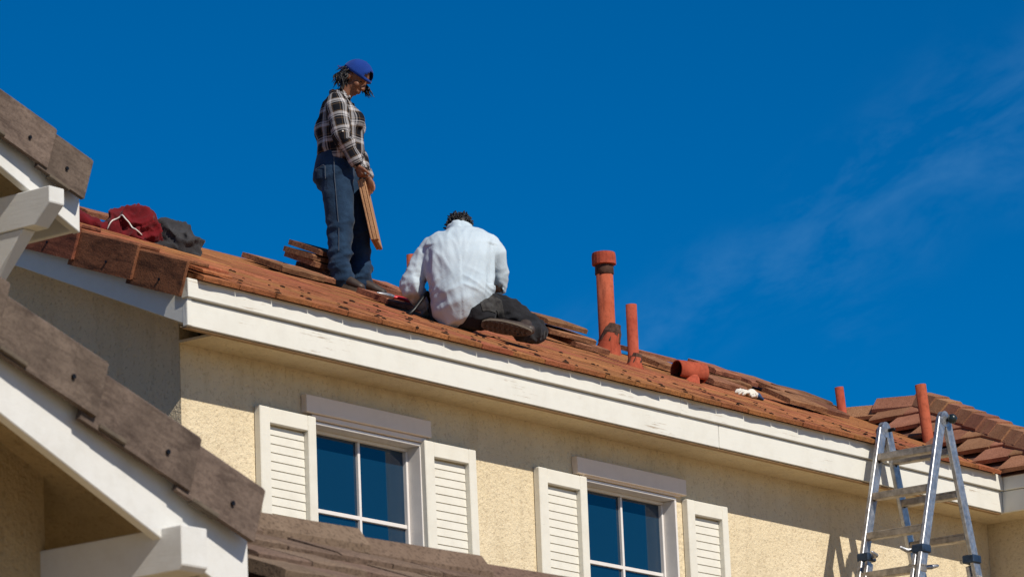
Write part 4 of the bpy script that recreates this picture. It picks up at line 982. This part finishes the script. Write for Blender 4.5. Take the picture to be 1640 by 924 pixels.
def kf(p_, n):
    low = math.exp(-((p_.z-0.25)/0.13)**2); hi_ = math.exp(-((p_.z-0.62)/0.08)**2); side = min(1, abs(p_.x+0.01)/0.2)
    sx = 1 if p_.x > -0.01 else -1
    # folds fan from the shoulders down to the small of the back
    q = Vector((p_.x*1.0 + sx*(0.62 - p_.z)*0.28, p_.y, p_.z))
    a = (ridged(q, 11, 5, 3.2, 4.4) - 0.45)*(0.006 + 0.009*side)*(1-0.6*hi_) + (ridged(q, 24, 8, 6, 14.4) - 0.45)*0.0035
    q2 = Vector((p_.x, p_.y, p_.z + sx*p_.x*0.55))
    a += (ridged(q2, 5, 5, 15, 9.9) - 0.5)*0.011*low
    el = math.exp(-((p_ - KEL).length/0.12)**2) + math.exp(-((p_ - KER).length/0.12)**2)
    a += (ridged(p_, 10, 10, 22, 12.3) - 0.5)*0.012*el
    arm = math.exp(-((abs(p_.x+0.012) - 0.215)/0.03)**2)*(1 if 0.3 < p_.z < 0.6 else 0)
    a -= 0.010*arm
    return n*a
for v in me.vertices:
    k_ = max(0.0, min(1.0, (0.34 - v.co.z)/0.16))
    if abs(v.co.x) < 0.26 and v.co.y < 0.2: v.co.z += k_*(v.co.x + 0.02)*0.28
displace(me, kf)
ks = link('shirt', me, SHIRTW, kn)
bm = bmesh.new(); pts = [(-0.014 + 0.085*math.cos(a), 0.255 + 0.06*math.sin(a), 0.775 - 0.02*math.sin(a)) for a in [math.pi*(1.0 + k/10) for k in range(11)]]
tube(bm, pts, [(0.013, 0.006)]*11, 8, (0, 0.3, 1)); obj('collar', bm, SHIRTW, ks, True)
# small dark print just under the collar (too small to read)
bm = bmesh.new()
for k in range(5):
    x = -0.075 + k*0.013; box(bm, (x, 0.128, 0.728 + k*0.003), (x+0.008, 0.134, 0.738 + k*0.003), 0.001)
pr_ = obj('collar_print', bm, IRON, ks); sw = pr_.modifiers.new('fit', 'SHRINKWRAP'); sw.target = ks; sw.offset = 0.001
# body
bm = bmesh.new(); KH = Vector((-0.018, 0.375, 0.768)); KP, KRm = head(bm, KH, (0.0, 0.62, -0.78), (0.0, 0.75, 0.66))
tube(bm, [(-0.012, 0.16, 0.64), (-0.012, 0.24, 0.735), (-0.016, 0.33, 0.775)], [(0.08, 0.07), (0.062, 0.06), (0.06, 0.058)], 16, (1, 0, 0))
tube(bm, [(0.0, 0.03, 0.15), (-0.02, 0.04, 0.36), (-0.02, 0.13, 0.60)], [(0.13, 0.10), (0.14, 0.10), (0.14, 0.09)], 16, (1, 0, 0))
for S_, E_, W_ in ((KSL, KEL, KWL), (KSR, KER, KWR)): tube(bm, [Vector((-0.015, 0.13, 0.59)), S_, E_, W_, W_ + (W_-E_).normalized()*0.03], [0.06, 0.05, 0.042, 0.030, 0.027], 12)
tube(bm, [RH, RK, RA], [0.08, 0.055, 0.04], 12); tube(bm, [LH, LK, LA], [0.08, 0.055, 0.04], 12)
hand(bm, KWL + Vector((0.03, 0.045, -0.028)), (0.35, 0.6, -0.65), (0.6, -0.6, -0.5), 1, (40, 55, 40), 0.075)
hand(bm, KWR + Vector((-0.035, 0.045, -0.006)), (-0.6, 0.7, -0.25), (-0.3, 0.0, -0.9), -1, (25, 35, 25), 0.075)
link('body', remesh(bm, 0.006, 2, 0.4), SKIN, kn)
for q in (-1, 1):
    bm = bmesh.new(); ellipsoid(bm, KP(0.077, q*0.032, 0.0), (0.012, 0.012, 0.008), KRm, 2); obj('eye', bm, EYE, kn, True)
bm = bmesh.new(); ellipsoid(bm, KP(-0.022, 0, 0.035), (0.102, 0.086, 0.100), KRm, 3)
rk = random.Random(5)
for _ in range(320):
    v = Vector((rk.uniform(-1, 0.5), rk.uniform(-1, 1), rk.uniform(-0.7, 1))).normalized()
    p_ = KP(-0.022 + v.x*0.098, v.y*0.082, 0.035 + v.z*0.096); o_ = (p_ - KP(-0.022, 0, 0.035)).normalized()
    tg = Vector((rk.uniform(-1, 1), rk.uniform(-1, 1), rk.uniform(-1, 1))); pts = [p_, p_ + o_*0.010 + tg*0.004, p_ + o_*0.015 + tg*0.012, p_ + o_*0.008 + tg*0.019]
    tube(bm, pts, [0.006, 0.006, 0.005, 0.002], 5)
obj('hair', bm, HAIR, kn, True)
shoe(kn, (0.445, -0.135, -0.065), (-0.93, 0.02, 0.22), (0.08, 0.80, 0.60), 0.345, tread=True)
shoe(kn, (-0.03, 0.06, 0.16), (0.3, -0.55, -0.3), (0.1, 0.5, 0.9), 0.2)

# ============================================================ clothing heap, tools, glove
def garment(name, label, m_, base, blobs, tubes, vox, fold, seed):
    bm = bmesh.new()
    for c, r_ in blobs: ellipsoid(bm, c, r_, None, 3)
    for pts, rad in tubes: tube(bm, pts, rad, 14)
    me = remesh(bm, vox, 3)
    def fn(p_, n):
        w = Vector((noise.noise(p_*5 + Vector((seed, 0, 0))), noise.noise(p_*5 + Vector((0, seed, 0))), noise.noise(p_*5 + Vector((0, 0, seed)))))*0.10
        q = p_ + w
        r1 = ridged(q, 6, 6, 8, seed); r2 = ridged(q, 13, 13, 15, seed*2)
        return n*((r1*abs(r1) - 0.35)*fold*1.5 + (r2*abs(r2) - 0.35)*fold*0.6 + (ridged(q, 30, 30, 30, seed*3) - 0.5)*fold*0.12)
    displace(me, fn)
    o = link(name, me, m_); o.location = base; o.rotation_euler = (0, 0, PROT); tag(o, label, 'jacket'); return o
# local x to the right along the view, roof falls 0.35 per metre that way
RB_ = Vector((1.78, 2.10, roof_z(0, 2.10)-0.055))
red = garment('jacket', 'crumpled dark red fleece jacket on the roof, sleeve trailing left', REDC, RB_,
    [((0.05, 0, 0.09), (0.17, 0.15, 0.14)), ((-0.06, -0.03, 0.05), (0.13, 0.13, 0.10)), ((0.15, 0.02, 0.04), (0.10, 0.14, 0.11)), ((0.04, -0.10, 0.0), (0.12, 0.08, 0.07)), ((-0.02, -0.12, -0.02), (0.10, 0.05, 0.05))],
    [([(-0.12, -0.04, 0.10), (-0.22, -0.06, 0.13), (-0.34, -0.05, 0.175), (-0.46, -0.04, 0.225)], [(0.06, 0.05), (0.055, 0.045), (0.05, 0.045), (0.05, 0.04)]), ([(-0.10, -0.12, -0.0), (0.0, -0.15, -0.03), (0.09, -0.14, -0.07)], [0.04, 0.045, 0.04])], 0.011, 0.030, 2.3)
rbv = BVHTree.FromPolygons([v.co for v in red.data.vertices], [tuple(p_.vertices) for p_ in red.data.polygons]); cp = []
for k in range(26):
    t_ = k/25; x_ = -0.09 + 0.21*t_ + 0.012*math.sin(t_*7); z_ = 0.055 + 0.085*math.sin(min(1, t_*1.25)*math.pi)**0.7 - 0.13*max(0, t_-0.72) + 0.006*math.sin(t_*17)
    h_ = rbv.ray_cast(Vector((x_, -0.8, z_)), Vector((0, 1, 0)))
    if h_[0] is not None: cp.append(h_[0] + Vector((0, -0.005, 0)))
cp = [cp[0]] + [(cp[i-1] + cp[i]*2 + cp[i+1])/4 + Vector((0, -0.004, 0)) for i in range(1, len(cp)-1)] + [cp[-1]]
bm = bmesh.new(); tube(bm, cp, [0.0045]*len(cp), 8); obj('drawstring', bm, CORD, red, True)
GB_ = Vector((2.03, 1.93, roof_z(0, 1.93)-0.01))
garment('jacket', 'crumpled charcoal grey jacket heaped beside the red one', GREYC, GB_,
    [((0.0, 0, 0.06), (0.17, 0.13, 0.11)), ((0.11, 0.0, -0.0), (0.12, 0.13, 0.10)), ((-0.10, -0.04, 0.05), (0.10, 0.10, 0.09)), ((0.05, -0.10, -0.02), (0.14, 0.06, 0.06)), ((0.17, -0.04, -0.07), (0.06, 0.08, 0.07))],
    [([(-0.18, -0.05, 0.055), (-0.10, -0.11, 0.0), (0.02, -0.14, -0.045)], [0.035, 0.045, 0.045]), ([(0.0, -0.10, 0.10), (0.12, -0.10, 0.06), (0.19, -0.07, 0.0)], [0.03, 0.035, 0.03])], 0.010, 0.030, 6.1)

# pliers on the tile
PX = roof_frame(3.82, 1.50, 0.055, R(-8))
pl = empty('pliers'); pl.matrix_world = PX; tag(pl, 'pliers with red handles lying on the tile beside the kneeling worker', 'pliers')
bm = bmesh.new(); tube(bm, [(-0.16, 0.006, 0.01), (-0.10, 0.012, 0.012), (-0.05, 0, 0.012), (0.0, -0.012, 0.01)], [0.006, 0.012, 0.016, 0.010], 8); tube(bm, [(-0.16, -0.006, 0.01), (-0.10, -0.012, 0.012), (-0.05, 0, 0.012), (0.0, 0.012, 0.01)], [0.006, 0.012, 0.016, 0.010], 8); obj('jaws', bm, ALU, pl, True)
for q in (-1, 1):
    bm = bmesh.new(); tube(bm, [(-0.02, q*0.012, 0.01), (0.04, q*0.035, 0.012), (0.10, q*0.04, 0.013), (0.17, q*0.03, 0.010)], [0.010, 0.013, 0.013, 0.011], 10); obj('handle', bm, REDPL, pl, True)
# pry bar in the kneeling worker's hand
bm = bmesh.new(); hw = KWL + Vector((0.055, 0.095, -0.075))
def bar_at(p_): return Vector(p_)
tube(bm, [(-0.245, 0.03, 0.285), (-0.29, -0.02, 0.215), (-0.335, -0.06, 0.150), (-0.375, -0.085, 0.115)], [(0.013, 0.011), (0.013, 0.011), (0.014, 0.010), (0.020, 0.006)], 10)
tube(bm, [(-0.245, 0.03, 0.285), (-0.19, 0.40, 0.16)], [(0.013, 0.011), (0.012, 0.011)], 10)
pb = obj('pry_bar', bm, IRON, None, True); pb.location = KB; pb.rotation_euler = (0, 0, PROT); tag(pb, 'black iron bar in the kneeling worker\'s left hand', 'pry bar')
# work glove lying right of the hooded vent
gl = empty('work_glove'); gl.matrix_world = roof_frame(7.72, 1.25, 0.0, R(-4)) @ Matrix.Scale(0.78, 4); tag(gl, 'white and blue work glove lying on the roof', 'glove')
bm = bmesh.new(); tube(bm, [(-0.03, 0, 0.03), (0.04, 0, 0.045), (0.10, 0, 0.035)], [(0.045, 0.03), (0.055, 0.04), (0.04, 0.03)], 12, (0, 1, 0))
for k, (y, l_) in enumerate(((-0.05, 0.10), (-0.018, 0.13), (0.015, 0.12), (0.045, 0.09))):
    tube(bm, [(-0.03, y*0.8, 0.03), (-0.07, y, 0.05), (-0.07-l_*0.5, y*1.1, 0.035), (-0.07-l_*0.7, y*1.1, 0.012)], [0.016, 0.015, 0.014, 0.011], 8)
tube(bm, [(0.02, -0.04, 0.03), (-0.02, -0.09, 0.035), (-0.06, -0.10, 0.02)], [0.017, 0.015, 0.012], 8)
me = remesh(bm, 0.006, 2); displace(me, lambda p_, n: n*(ridged(p_, 22, 22, 22, 1.1) - 0.5)*0.010); link('palm', me, GLOVEW, gl)
bm = bmesh.new(); tube(bm, [(0.09, 0, 0.036), (0.13, 0.0, 0.034), (0.19, 0.0, 0.014)], [(0.042, 0.032), (0.046, 0.030), (0.05, 0.012)], 14, (0, 1, 0)); me = remesh(bm, 0.006, 1); displace(me, lambda p_, n: n*(ridged(p_, 18, 18, 18, 4.1) - 0.5)*0.010); link('cuff', me, GLOVEB, gl)
